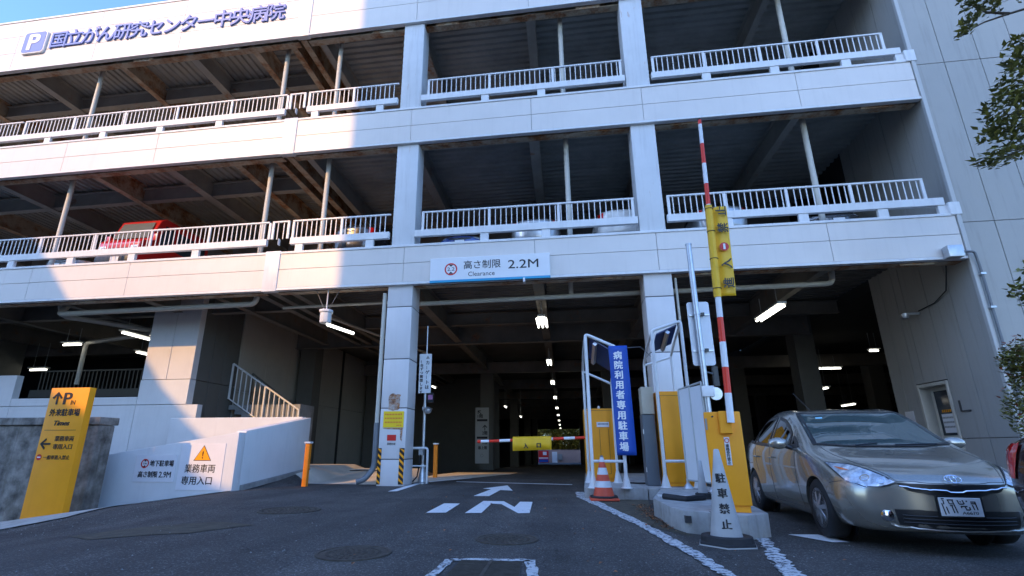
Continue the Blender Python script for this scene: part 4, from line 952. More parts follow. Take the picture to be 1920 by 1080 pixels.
# galvanised pole carrying a sign seen from behind
po = thing('sign_pole', 'tall galvanised pole with the bare back of a sign, left of the raised striped arm', 'pole', (2.68, 9.91, .26))
obj('pole', MB().tube((2.68,9.91,.26),(2.68,9.91,5.0),.055,16), galv, po, angle=60); obj('pole_cap', MB().tube((2.68,9.91,5.0),(2.68,9.91,5.03),.062,16), galv, po)
g = MB(); poly(g, (2.53,10.02,2.53), roundrect(.42,1.28,.05), X, Z3, .012); obj('sign_back', g, mat('sign_back_metal', (.58,.60,.63), .45, metal=.2, var=.05), po)
for z in (2.80, 3.52):
    obj('clamp', MB().lathe((2.68,9.91,z), [(.066,0),(.066,.05)], 14), galv, po); obj('bracket', MB().box(2.55,2.93,9.975,10.005,z,z+.03), galv, po); obj('bolt', MB().box(2.77,2.83,9.93,9.98,z-.01,z+.05), blackpl, po)
obj('receiver', MB().box(2.58,2.80,9.80,9.86,1.92,2.12), whitemetal, po, .01, 2); obj('dial', MB().lathe((2.84,9.88,1.98), [(.0001,0),(.12,0),(.12,.03),(.10,.04),(.0001,.05)], 20, 'y'), galv, po)
obj('base_collar', MB().lathe((2.68,9.91,.25), [(.14,0),(.14,.02),(.07,.05)], 14), galv, po)
t = thing('box', 'small dark box fixed beside the galvanised pole below the sign back', 'box', (2.98,10.3,2.3)); obj('case', MB().box(2.93,3.03,10.2,10.3,2.15,2.55), blackpl, t, .01, 1); obj('mount', MB().tube((2.72,9.95,2.4),(2.95,10.25,2.4),.015,6), greypipe, t)

# gate box with the raised arm
RZ = -14
t3, M3 = cabinet('barrier_gate', 'yellow barrier gate box at the near island with its striped arm raised', 1.80, 2.22, 6.72, 7.06, .26, 1.44, RZ)
obj('arm_hub', MB().box(1.97, 2.11, 6.66, 6.73, 1.17, 1.445, M3), yellow, t3, .008, 1)
obj('bolt', MB().lathe((1.85,6.70,1.38), [(.011,0),(.011,.02)], 8, 'y').lathe((2.17,6.70,1.38), [(.011,0),(.011,.02)], 8, 'y').lathe((2.17,6.70,.43), [(.011,0),(.011,.02)], 8, 'y'), gapm, t3)
st = obj('sticker', MB().box(2.00, 2.06, 6.712, 6.719, .80, 1.13, M3), signw, t3)
xd3 = M3.to_3x3() @ Vector((1,0,0)); pc = M3 @ Vector((2.03,6.709,1.09))
g = MB(); ring(g, pc, .020, .028, xd3, (0,0,1), .002); obj('red_ring', g, redp, t3)
for i, ch in enumerate('車路歩行禁止'): obj('character', text_mesh(ch, .042, blackp, M3 @ Vector((2.008,6.709,1.012-i*.040)), xd3, (0,0,1), bold=.001), blackp, t3)
obj('side_sticker', MB().box(1.806,1.83,6.712,6.719,1.22,1.36,M3), signgrey, t3)
A0 = Vector((2.035, 6.615, 1.30)); A1 = Vector((2.155, 6.60, 5.63)); L_ = (A1-A0).length; ad = (A1-A0).normalized()
ar = obj('barrier_arm', MB().tube(A0, A1, .018, 8), galv, t3)
k = 0; s0 = 0.0
while s0 < L_-.02:
    s1 = min(L_, s0+(.36 if k == 0 else .325)); r_ = .043-.018*(s0/L_)
    obj('white_section' if k % 2 == 0 else 'red_section', MB().tube(A0+ad*s0, A0+ad*s1, r_, 12, r_-.0012), whitep if k % 2 == 0 else redstripe, ar); s0 = s1; k += 1
obj('tip', MB().tube(A1, A1+ad*.03, .022, 10), rubber, ar)
fb = thing('banner', 'yellow no entry banner with sideways lettering strapped to the raised arm', 'banner', tuple(A0+ad*2.3))
ax = Vector((1,-.02,0)).normalized(); ax = (ax-ad*ax.dot(ad)).normalized(); nn = ax.cross(ad)
B0 = (2.93-1.30)/ad.z; B1 = (4.22-1.30)/ad.z
g = MB(); nU, nV = 10, 26; rnd = random.Random(2)
for j in range(nV+1):
    for i in range(nU+1):
        u = -.045+.275*i/nU; v = B0+(B1-B0)*j/nV
        wv = .004*math.sin(v*9+u*12)*(i/nU)-.003*math.cos(v*23)*(i/nU)-(.030 if u < .06 else .030*max(0, 1-(u-.06)/.05))
        g.v.append(tuple(A0+ad*v+ax*u-nn*(-wv)))
g.f = [(j*(nU+1)+i, j*(nU+1)+i+1, (j+1)*(nU+1)+i+1, (j+1)*(nU+1)+i) for j in range(nV) for i in range(nU)]; g.mi = [0]*len(g.f)
obj('sleeve', MB().tube(A0+ad*(B0-.02), A0+ad*(B1+.02), .046, 16), yellowv, fb)
g.v = [tuple(Vector(p)) for p in g.v]
cl = obj('cloth', g, yellowv, fb); cl.modifiers.new('t', 'SOLIDIFY').thickness = .003
toward = Vector((0,-1,0))
for s_, v in (('進', .09), ('入', .36), ('禁', .88), ('止', 1.13)):
    me = text_mesh(s_, .15, blackp, A0+ad*(B0+v)+ax*.200+toward*.042, ad, -ax, bold=.004); obj('character', me, blackp, fb)
g = MB(); disc(g, A0+ad*(B0+.68)+ax*.135+toward*.038, .060, ad, -ax); obj('red_disc', g, redp, fb); g = MB(); plate(g, A0+ad*(B0+.68)+ax*.135+toward*.043, -.04, .04, -.013, .013, ad, -ax); obj('white_bar', g, whitep, fb)
for v in (.10, .52, .92, 1.26):
    obj('strap', MB().path([A0+ad*(B0+v)+(ax*math.cos(a)+nn*math.sin(a))*.052 for a in [2*math.pi*q/12 for q in range(12)]], .005, 5, closed=True), blackp, fb)

# lowered arm with entrance flag
E0 = Vector((.52,12.95,1.25)); E1 = Vector((-2.18,12.95,1.16)); L2 = (E1-E0).length; ed = (E1-E0).normalized()
ea = obj('barrier_arm', MB().tube(E0, E1, .02, 8), galv, t1)
s0 = 0; k = 0
while s0 < L2-.02:
    s1 = min(L2, s0+.27); obj('red_section' if k % 2 == 0 else 'white_section', MB().tube(E0+ed*s0, E0+ed*s1, .036, 10), redstripe if k % 2 == 0 else whitep, ea); s0 = s1; k += 1
obj('tip', MB().lathe((E1.x-.03, E1.y, E1.z), [(.03,0),(.045,.02),(.045,.09)], 10, 'x'), redstripe, ea)
ef = thing('banner', 'small yellow entrance flag hanging from the lowered striped arm', 'banner', (-.82,12.9,.95))
g = MB(); n_ = 16
for i in range(n_+1):
    x = -1.30+.97*i/n_
    for z, dy in ((1.275,0),(1.24,-.05),(1.10,-.055),(.93+.02*i/n_,-.055)): g.v.append((x, 12.95+dy+.006*math.sin(i*1.3+z*5), z+.012*i/n_))
g.f = [(i*4+j, (i+1)*4+j, (i+1)*4+j+1, i*4+j+1) for i in range(n_) for j in range(3)]; g.mi = [0]*len(g.f)
o = obj('cloth', g, yellowv, ef); o.modifiers.new('t', 'SOLIDIFY').thickness = .003
text('入', .14, blackp, ef, (-1.03,12.875,.99), width=.12, height=.125, bold=.008); text('口', .14, blackp, ef, (-.70,12.875,1.01), width=.11, height=.11, bold=.010)

# ------------------------------------------------------------------ cones
rc = thing('traffic_cone', 'orange traffic cone with white bands on a red and black base at the island corner', 'traffic cone', (.73,10.75,0))
cx_, cy_ = .73, 10.78
zs = [.09,.25,.37,.49,.62,.73,.82]; rr = lambda z: .205-.172*(z-.09)/.73
for i in range(6):
    obj('orange_band' if i % 2 == 0 else 'white_band', MB().lathe((cx_,cy_,zs[i]), [(rr(zs[i]),0),(rr(zs[i+1]),zs[i+1]-zs[i])], 28), coneo if i % 2 == 0 else conew, rc)
obj('tip', MB().lathe((cx_,cy_,.82), [(.033,0),(.028,.03),(.022,.035)], 16), greypipe, rc)
obj('base_plate', MB().box(cx_-.28,cx_+.28,cy_-.28,cy_+.28,.012,.055), coneo, rc, .02, 2); obj('weight_ring', MB().prism([(cx_+math.cos(a)*.29, cy_+math.sin(a)*.29) for a in [R(22.5+45*q) for q in range(8)]], .055, .092, lambda a,b,c:(a,b,c)), rubber, rc, .008, 1)
def white_cone(cx, cy, z, hgt, r, label, letters):
    t = thing('traffic_cone', label, 'traffic cone', (cx,cy,z))
    rf = lambda q: r+(0.028-r)*(q-.07)/(hgt-.07)
    obj('cone', MB().lathe((cx,cy,z), [(rf(.07),.07),(rf(hgt*.5),hgt*.5),(rf(hgt-.01),hgt-.01),(.018,hgt)], 40), bigcone, t, angle=60)
    obj('weight_ring', MB().lathe((cx,cy,z), [(r*1.62,.03),(r*1.56,.09),(r*1.25,.10),(r*.95,.08)], 28), rubber, t)
    obj('base_plate', MB().prism([(cx+math.cos(a)*(r*1.9), cy+math.sin(a)*(r*1.9)) for a in [R(15+60*q) for q in range(6)]], z+.006, z+.035, lambda a,b,c:(a,b,c)), rubber, t, .005, 1)
    obj('base_edge', MB().prism([(cx+math.cos(a)*(r*1.95), cy+math.sin(a)*(r*1.95)) for a in [R(15+60*q) for q in range(6)]], z+.0, z+.012, lambda a,b,c:(a,b,c)), bigcone, t)
    if letters:
        for i, ch in enumerate(letters):
            zz = .66-i*.155; s_ = .105; me = text_mesh(ch, s_, blackp, (0,0,0), (1,0,0), (0,1,0), bold=.005, ext=.001)
            for v in me.vertices:
                q = zz+v.co.y-.02; rad = rf(q)+.003+v.co.z; a = (v.co.x-s_*.5)/max(rf(q),.05)+math.atan2(cx*.0+(-cx), cy)*-1*-1*0+R(-14)+R(4)
                v.co = Vector((cx+math.sin(a)*rad, cy-math.cos(a)*rad, z+q))
            obj('character', me, blackp, t)
white_cone(1.70, 6.18, .0, .99, .165, 'tall weathered white cone with black vertical lettering before the near gate box', '駐車禁止')
white_cone(2.02, 8.3, .26, .56, .07, 'plain white cone half hidden behind the lettered one on the near island', '')

t = thing('hose', 'black rubber tube and metal bracket lying on the near island', 'hose', (1.6,8.0,.26)); obj('tube', MB().path([(1.45,8.3,.30),(1.7,8.0,.29),(2.0,8.2,.30),(2.2,8.7,.30)], .045, 8), rubber, t)
obj('plate', MB().box(1.42,1.95,8.55,8.7,.265,.29), whitemetal, t)
t = thing('cable_coil', 'dark cable loop on the island behind the left hoop', 'cable', (1.6,13.6,.22)); obj('loop', MB().path([(1.35,12.4,.24),(1.6,12.2,.24),(1.9,12.3,.24),(2.0,12.8,.25)], .02, 6), rubber, t)

# interior direction board
ib = thing('direction_board', 'tall grey direction board with arrows on a column deep in the entrance lane', 'sign', (-5.0,31.3,.1))
obj('board', MB().box(-5.48,-4.64,31.30,31.38,.10,3.44), mat('grey_board', (.42,.41,.38), .6, emit=(.42,.41,.38), estr=0.0), ib); yb = 31.297
g = MB(); arrow(g, (-5.22,yb,3.15), .32, math.pi*.75, .14); obj('arrow', g, blackp, ib); g = MB(); arrow(g, (-4.88,yb,2.22), .34, math.pi/2, .14); obj('arrow', g, blackp, ib)
text('1階', .3, blackp, ib, (-5.34,yb,2.80), width=.34, height=.24, bold=.01); text('2階', .3, blackp, ib, (-5.05,yb,1.78), width=.34, height=.24, bold=.01)
g = MB()
for z in (2.60, 1.55): plate(g, (-5.38,yb,z), 0, .66, 0, .13, X, Z3)
obj('bar', g, blackp, ib); text('3階', .3, blackp, ib, (-5.05,yb,1.22), width=.34, height=.22, bold=.01); text('最上階', .3, blackp, ib, (-5.30,yb,.92), width=.56, height=.2, bold=.01)
g = MB(); ring(g, (-5.06,yb,.56), .07, .10, X, Z3); obj('ring_mark', g, signgrey, ib)

# ------------------------------------------------------------------ beyond the far exit
yx = 101.0
tag(obj('far_yard', MB().box(-30,30,93.3,yx,-1.9,-1.70), concrete), None, None, kind='structure')
fw = thing('boundary_wall', 'pink wall seen through the far exit of the garage', 'wall', (0,yx,-1.9)); obj('wall', MB().box(-20,20,yx,yx+.3,-1.9,.55), pinkwall, fw); obj('coping', MB().box(-20,20,yx-.05,yx+.35,.55,.68), pinkwall, fw)
t = thing('far_sign', 'small red and white sign on the pink wall at the far exit', 'sign', (-4.2,yx-.1,-1.5)); obj('panel', MB().box(-5.2,-3.2,yx-.12,yx-.05,-1.7,.5), redp, t); obj('white_panel', MB().box(-4.3,-3.6,yx-.16,yx-.12,-.3,.3), whitep, t); obj('blue_panel', MB().box(-5.1,-3.3,yx-.16,yx-.12,-1.6,-1.1), bluep, t); obj('white_stripe', MB().box(-5.1,-3.3,yx-.16,yx-.12,-.95,-.75), whitep, t)
t = thing('far_door', 'white door and meter box on the pink wall at the far exit', 'door', (-2.2,yx-.1,-1.9)); obj('leaf', MB().box(-2.55,-1.55,yx-.12,yx-.02,-1.7,.3), signw, t); obj('meter_box', MB().box(-1.4,-.6,yx-.2,yx-.02,-1.2,-.1), signgrey, t)
def leaves(mb, cx, cy, cz, rx, ry, rz_, n, size, seed, droop=.5):
    rnd = random.Random(seed)
    for i in range(n):
        while True:
            a, b, c = (rnd.uniform(-1,1) for _ in range(3))
            d = a*a+b*b+c*c
            if .15 < d < 1: break
        p = Vector((cx+a*rx, cy+b*ry, cz+c*rz_)); s_ = size*rnd.uniform(.6,1.25)
        M = Matrix.Translation(p) @ Matrix.Rotation(rnd.uniform(0,6.28),4,'Z') @ Matrix.Rotation(rnd.uniform(-.3,1.2)*droop+.2,4,'X') @ Matrix.Rotation(rnd.uniform(-.6,.6),4,'Y')
        mb.add([(0,0,0),(.24*s_,.35*s_,.05*s_),(0,s_,-.04*s_),(-.24*s_,.35*s_,.05*s_),(0,.4*s_,-.01*s_)], [(0,1,4),(1,2,4),(2,3,4),(3,0,4)], M)
for i, (x, h, r_) in enumerate(((-9.5,4.0,3.0),(-3.8,3.6,2.6),(.2,3.0,2.4),(4.5,4.2,3.0))):
    t = thing('tree', ['dark green tree far beyond the exit, left of the red sign', 'dark green tree above the red sign beyond the far exit', 'dark green tree above the white door beyond the far exit', 'dark green tree at the right end of the far exit'][i], 'tree', (x,yx+4,-1.9), group='trees beyond the far exit')
    obj('trunk', MB().tube((x,yx+4,-1.9),(x+.2,yx+4,h*.6),.2,8,.1), barkm, t); g = MB(); leaves(g, x, yx+4, h*.50+1.0, r_*1.2, 2.2, h*.8+1.2, 6000, .62, 50+i); obj('crown', g, farleaf, t)
# ------------------------------------------------------------------ trees at the right
def tree(name, label, base, trunk, branches, clumps, seed, mat_=leafm, n_per=430, size=.15):
    t = thing(name, label, 'tree', base); obj('trunk', MB().path(trunk, .14, 10, r2=.05), barkm, t, angle=60)
    for b_ in branches: obj('limb', MB().path(b_, .035, 6, r2=.010), barkm, t, angle=60)
    g = MB()
    for i, (x, y, z, rx, ry, rz_, k) in enumerate(clumps): leaves(g, x, y, z, rx, ry, rz_, int(n_per*k), size, seed+i)
    obj('crown', g, mat_, t); return t
tree('broadleaf_tree', 'broadleaf tree whose thin branches reach into the upper right corner', (11.4,9.6,0), [(11.4,9.6,0),(11.3,9.6,3.5),(11.6,9.7,7),(11.5,9.8,10.5),(11.7,9.9,13)],
     [[(11.6,9.7,9.5),(10.4,9.7,9.95),(9.6,9.7,9.75),(9.1,9.7,9.6),(8.7,9.7,9.4)], [(9.6,9.7,9.75),(9.2,9.7,9.85),(8.95,9.7,10.1)], [(11.6,9.7,8.2),(10.2,9.8,8.4),(9.4,9.8,8.1)], [(11.5,9.7,6.8),(10.0,9.8,6.9),(8.7,9.8,6.45)], [(11.5,9.7,7.6),(10.1,9.8,7.4),(9.0,9.8,7.4)], [(11.4,9.6,4.4),(9.5,9.8,4.1),(8.3,9.8,3.7)]],
     [(8.68,9.7,9.35,.14,.15,.10,.08),(8.85,9.7,9.62,.16,.15,.10,.10),(9.25,9.7,9.95,.30,.25,.16,.25),(8.95,9.7,10.15,.2,.2,.15,.12),(9.85,9.8,8.85,.50,.4,.42,.75),(9.45,9.8,8.15,.42,.4,.36,.65),(9.15,9.8,7.55,.50,.45,.30,.7),(8.85,9.8,7.05,.42,.4,.20,.42),(8.62,9.8,6.45,.36,.35,.18,.35),(9.15,9.8,6.75,.42,.4,.35,.45),(10.0,9.8,7.5,.7,.6,.9,1.4),(11.6,9.8,9.5,1.3,1.2,1.6,1.6),(11.5,9.9,12,1.5,1.4,1.6,1.6),(8.25,9.7,3.65,.22,.25,.26,.25),(8.5,9.7,4.1,.2,.2,.16,.12)], 100)
t = thing('shrub', 'dense red tipped shrub at the right edge behind the beige car', 'shrub', (8.5,9.6,0))
obj('stem', MB().path([(8.5,9.6,0),(8.4,9.6,1.2),(8.3,9.6,2.4)], .05, 7, r2=.02), barkm, t)
g = MB(); leaves(g, 8.25,9.6,2.35,.72,.55,.50,3000,.085,200); leaves(g, 8.15,9.6,1.6,.78,.55,.75,3800,.085,201); leaves(g, 7.75,9.6,2.42,.28,.3,.25,500,.08,202); obj('crown', g, leafm, t)
g = MB(); leaves(g, 8.15,9.5,2.45,.76,.55,.48,420,.08,204); leaves(g, 8.05,9.45,1.7,.8,.55,.8,420,.08,205); obj('red_tips', g, leafr, t)
g = MB(); rnd = random.Random(8)
for i in range(420):
    if rnd.random() < .72: u = rnd.random(); x, y = 1.25+rnd.gauss(0,.10), 7.1+2.9*u; x += .08
    else: x, y = rnd.uniform(-2.5,2.6), rnd.uniform(4.5,12)
    if rnd.random() < .72 or (x > 0.2 and y < 9):
        s_ = rnd.uniform(.025,.055); g.add([(0,0,0),(.4*s_,.5*s_,.15*s_),(0,s_,0),(-.4*s_,.5*s_,.2*s_)], [(0,1,2),(0,2,3)], Matrix.Translation((x,y,.014)) @ Matrix.Rotation(rnd.uniform(0,6.3),4,'Z') @ Matrix.Rotation(rnd.uniform(-.3,.4),4,'X'))
tag(obj('fallen_leaves', g, fallen), None, None, kind='stuff')
g = MB()
for i in range(420):
    x, y = rnd.uniform(-11.5,-7.0), rnd.uniform(6.5,9.6)
    if rnd.random() < .5: x, y = rnd.uniform(-6,3), rnd.uniform(3.0,9)
    s_ = rnd.uniform(.004,.009); g.add([(-s_,-s_,0),(s_,-s_,0),(s_*.8,s_,0),(-s_,s_*.7,0),(0,0,s_*1.2)], [(0,1,4),(1,2,4),(2,3,4),(3,0,4)], Matrix.Translation((x,y,gz(x,y)+.004)))
tag(obj('loose_gravel', g, concrete), None, None, kind='stuff')

# ------------------------------------------------------------------ the other side of the street (shades the facade)
ob = thing('office_block', 'tall office block across the street behind the camera', 'building', (-12,-26,0)); obj('wall', MB().box(-23.74,-1.0,-38,-20,0,42), facadeb, ob)
g = MB()
for f_ in range(11):
    for k in range(5): x = -22+k*3.7; g.box(x,x+2.6,-20.02,-19.96,1.2+f_*3.7,3.4+f_*3.7)
o = obj('windows', g, darkglass, ob); o['kind'] = 'stuff'
nh = thing('corner_house', 'house with a broken pitched roof across the street behind the camera', 'house', (-32,-17,0))
prof = [(-60,0),(-19.5,0),(-19.5,15.2),(-21.9,15.95),(-23.7,16.8),(-28.6,20.5),(-29.9,21.6),(-30.9,22.9),(-32.5,24.75),(-34.5,26.9),(-60,27.2)]
obj('wall', MB().prism(prof, -15, -19), facadeb, nh)
o = tag(thing('rooftop_unit', 'small red box on the roof edge at the upper left', 'rooftop unit', (-20.1,15.0,18.4)), None, None); obj('case', MB().box(-20.5,-19.65,14.6,15.4,18.3,19.5), redp, o, .03, 1)
# ------------------------------------------------------------------ cars
def crom(a, b, c, d, t): return .5*((2*b)+(-a+c)*t+(2*a-5*b+4*c-d)*t*t+(-a+3*b-3*c+d)*t**3)
def resample(rows, n):
    """rows: sorted by first value; Catmull-Rom in uneven y, n stations"""
    out = []; y0, y1 = rows[0][0], rows[-1][0]
    for i in range(n+1):
        y = y0+(y1-y0)*i/n; k = 0
        while k < len(rows)-2 and rows[k+1][0] < y: k += 1
        b, c = rows[k], rows[k+1]; a = rows[max(0,k-1)]; d = rows[min(len(rows)-1,k+2)]; t = (y-b[0])/(c[0]-b[0])
        h = c[0]-b[0]; r = [y]
        for j in range(1, len(b)):
            mb_ = ((c[j]-a[j])/(c[0]-a[0]))*h if c[0] != a[0] else 0; mc = ((d[j]-b[j])/(d[0]-b[0]))*h if d[0] != b[0] else 0
            lim = 3*abs(c[j]-b[j]); mb_ = max(-lim, min(lim, mb_)); mc = max(-lim, min(lim, mc))
            t2, t3 = t*t, t*t*t; r.append((2*t3-3*t2+1)*b[j]+(t3-2*t2+t)*mb_+(-2*t3+3*t2)*c[j]+(t3-t2)*mc)
        out.append(r)
    return out
SEC = 26
def section(r):
    y, zb, wb, zm, wm, zl, wl, zr_, wr, zt = r
    P = [(0,zb),(wb*.7,zb),(wb,zb+.03),(wm,zm),(wl,zl),(wr,zr_),(wr*.62,zr_+(zt-zr_)*.72),(0,zt)]
    Q = []; seg = [2,2,4,4,5,4,5]
    for k in range(7):
        a = P[k-1] if k else (-P[1][0],P[1][1]); b, c = P[k], P[k+1]; d = P[k+2] if k < 6 else (-P[6][0],P[6][1])
        for i in range(seg[k]):
            t = i/seg[k]
            x = crom(a[0],b[0],c[0],d[0],t); z = crom(a[1],b[1],c[1],d[1],t)
            if k in (0,): x, z = b[0]+(c[0]-b[0])*t, b[1]+(c[1]-b[1])*t
            if k in (4,): # glasshouse side: almost straight
                x = .35*x+.65*(b[0]+(c[0]-b[0])*t); z = .35*z+.65*(b[1]+(c[1]-b[1])*t)
            Q.append((x, z))
    Q.append(P[7]); return Q
def body_mesh(rows, L_, winfn, nst=110, nose_k=.30, tail_k=.22, arches=((.93,.345),(3.63,.345)), zc=.45):
    st = resample(rows, nst); g = MB(); rings = []
    def shift(x, y): 
        f = math.exp(-(y/.55)**2)*nose_k*(abs(x)/.86)**2.6; b_ = -math.exp(-((L_-y)/.5)**2)*tail_k*(abs(x)/.86)**2.6
        return f+b_
    full = []
    for r in st:
        h = section(r); pts = [(x, z) for x, z in h]+[(-x, z) for x, z in h[-2:0:-1]]; full.append((r[0], pts))
    def capr(y, pts, s_, dy): cz = sum(p[1] for p in pts)/len(pts); return (y+dy, [(x*s_, cz+(z-cz)*s_) for x, z in pts])
    y0, p0 = full[0]; y1, p1 = full[-1]
    full = [capr(y0,p0,.35,-.030), capr(y0,p0,.70,-.026), capr(y0,p0,.90,-.016)]+full+[capr(y1,p1,.9,.016), capr(y1,p1,.7,.026), capr(y1,p1,.35,.03)]
    n = len(full[0][1])
    for y, pts in full: g.v += [(x, y+shift(x, y), z) for x, z in pts]
    m = len(full)
    g.f = [(i*n+j, i*n+(j+1)%n, (i+1)*n+(j+1)%n, (i+1)*n+j) for i in range(m-1) for j in range(n)]+[tuple(range(n))[::-1], tuple((m-1)*n+j for j in range(n))]; g.mi = [0]*len(g.f)
    me = bpy.data.meshes.new('b'); me.from_pydata(g.v, [], g.f)
    bm = bmesh.new(); bm.from_mesh(me); bmesh.ops.recalc_face_normals(bm, faces=bm.faces); bm.to_mesh(me); bm.free()
    bvh = BVHTree.FromPolygons([v.co.copy() for v in me.vertices], [tuple(p.vertices) for p in me.polygons])
    ob_ = bpy.data.objects.new('b', me); COL.objects.link(ob_); cuts = []
    for (ya, ra) in arches:
        for sx in (-1, 1):
            c = MB(); c.lathe((sx*.84, ya, .315), [(ra, -.26), (ra, .40)], 40, 'x')
            cm = mesh_from(c, gapm); co = bpy.data.objects.new('c', cm); COL.objects.link(co); cuts.append(co)
            md = ob_.modifiers.new('cut', 'BOOLEAN'); md.operation = 'DIFFERENCE'; md.solver = 'EXACT'; md.object = co
    me.materials.append(carwhite); wl = winfn(bvh)
    for pts in wl:
        c_, u_, v_, n_ = plane_of(pts); q_ = len(pts); cm = bpy.data.meshes.new('w')
        cm.from_pydata([tuple(Vector(p)+n_*k) for k in (-.16, .16) for p in pts], [], [tuple(range(q_))[::-1], tuple(range(q_, 2*q_))]+[(i, (i+1) % q_, q_+(i+1) % q_, q_+i) for i in range(q_)])
        bm = bmesh.new(); bm.from_mesh(cm); bmesh.ops.recalc_face_normals(bm, faces=bm.faces); bm.to_mesh(cm); bm.free()
        cm.materials.append(redp); co = bpy.data.objects.new('c', cm); COL.objects.link(co); cuts.append(co)
        md = ob_.modifiers.new('win', 'BOOLEAN'); md.operation = 'DIFFERENCE'; md.solver = 'EXACT'; md.object = co; md.material_mode = 'TRANSFER'
    dg = bpy.context.evaluated_depsgraph_get(); res = bpy.data.meshes.new_from_object(ob_.evaluated_get(dg))
    ri = [i for i, m_ in enumerate(res.materials) if m_ == redp]
    if ri:
        bm = bmesh.new(); bm.from_mesh(res); bmesh.ops.delete(bm, geom=[f for f in bm.faces if f.material_index in ri], context='FACES'); bm.to_mesh(res); bm.free()
    bpy.data.objects.remove(ob_)
    for c in cuts: bpy.data.objects.remove(c)
    return res, bvh
def plane_of(pts):
    pts = [Vector(p) for p in pts]; n = Vector((0,0,0))
    for i in range(len(pts)): n += pts[i].cross(pts[(i+1) % len(pts)])
    n.normalize(); c = sum(pts, Vector())/len(pts); u = (pts[1]-pts[0]); u = (u-n*u.dot(n)).normalized(); return c, u, n.cross(u), n
def inpoly(p, P):
    x, y = p; r_ = False
    for i in range(len(P)):
        (x1, y1), (x2, y2) = P[i], P[i-1]
        if (y1 > y) != (y2 > y) and x < (x2-x1)*(y-y1)/(y2-y1)+x1: r_ = not r_
    return r_
def decal(bvh, pts, off=.004, step=.05, inner=None, grow=0.0, thick=0.0):
    c, u, v, n = plane_of(pts); P2 = [((Vector(p)-c).dot(u), (Vector(p)-c).dot(v)) for p in pts]
    if grow:
        m = [(math.hypot(*q)) for q in P2]; P2 = [(q[0]*(1+grow/mm), q[1]*(1+grow/mm)) for q, mm in zip(P2, m)]
    bm = bmesh.new(); bm.faces.new([bm.verts.new((a, b, 0)) for a, b in P2])
    for ax in (0, 1):
        lo = min(p[ax] for p in P2); hi = max(p[ax] for p in P2); k = lo+step
        while k < hi-.2*step:
            co = [0,0,0]; no = [0,0,0]; co[ax] = k; no[ax] = 1; bmesh.ops.bisect_plane(bm, geom=bm.verts[:]+bm.edges[:]+bm.faces[:], plane_co=co, plane_no=no); k += step
    if inner is not None:
        I2 = [((Vector(p)-c).dot(u), (Vector(p)-c).dot(v)) for p in inner]
        bmesh.ops.delete(bm, geom=[f for f in bm.faces if inpoly(f.calc_center_median()[:2], I2)], context='FACES')
    bm.verts.index_update(); g = MB()
    for w_ in bm.verts:
        p = c+u*w_.co.x+v*w_.co.y; hit, nr, idx, d = bvh.find_nearest(p)
        g.v.append(tuple(hit+nr*off))
    g.f = [tuple(q.index for q in f.verts) for f in bm.faces]; g.mi = [0]*len(g.f); bm.free(); return g
def strip(bvh, pts, out_, in_, off):
    P = []
    for i in range(len(pts)):
        a, b = Vector(pts[i]), Vector(pts[(i+1) % len(pts)]); k = max(2, int((b-a).length/.05))
        P += [a.lerp(b, j/k) for j in range(k)]
    c, u, v, n = plane_of(pts); g = MB(); m = len(P)
    for d in (out_, -in_):
        for i, p in enumerate(P):
            t_ = (P[(i+1) % m]-P[i-1]); t_.normalize(); o_ = t_.cross(n); q = p+o_*d
            hit, nr, i_, d_ = bvh.find_nearest(q); g.v.append(tuple(hit+nr*off))
    g.f = [(i, (i+1) % m, m+(i+1) % m, m+i) for i in range(m)]; g.mi = [0]*m; return g
def mir(pts): return [(-p[0], p[1], p[2]) for p in pts][::-1]
def shrink(pts, d):
    c, u, v, n = plane_of(pts); out = []
    for p in pts: q = Vector(p)-c; L_ = q.length; out.append(tuple(c+q*(1-d/L_)))
    return out
def surf_line(bvh, pts, r, off=.001, n=6):
    out = []
    for a, b in zip(pts[:-1], pts[1:]):
        for k in range(8): out.append(Vector(a).lerp(Vector(b), k/8))
    out.append(Vector(pts[-1])); P = []
    for p in out: hit, nr, i_, d_ = bvh.find_nearest(p); P.append(hit+nr*off)
    return MB().path(P, r, n)
def punch(me, polys):
    """open the window holes in the body shell"""
    bm = bmesh.new(); bm.from_mesh(me); kill = set()
    for pts in polys:
        c, u, v, n = plane_of(pts); P2 = [((Vector(p)-c).dot(u), (Vector(p)-c).dot(v)) for p in pts]
        for f in bm.faces:
            q = f.calc_center_median()-c
            if abs(q.dot(n)) < .14 and inpoly((q.dot(u), q.dot(v)), P2): kill.add(f)
    bmesh.ops.delete(bm, geom=list(kill), context='FACES'); bm.to_mesh(me); bm.free()
def finish(me, m):
    me.materials.clear(); me.materials.append(m)
    for p in me.polygons: p.use_smooth = True; p.material_index = 0
    me.set_sharp_from_angle(angle=R(50)); return me
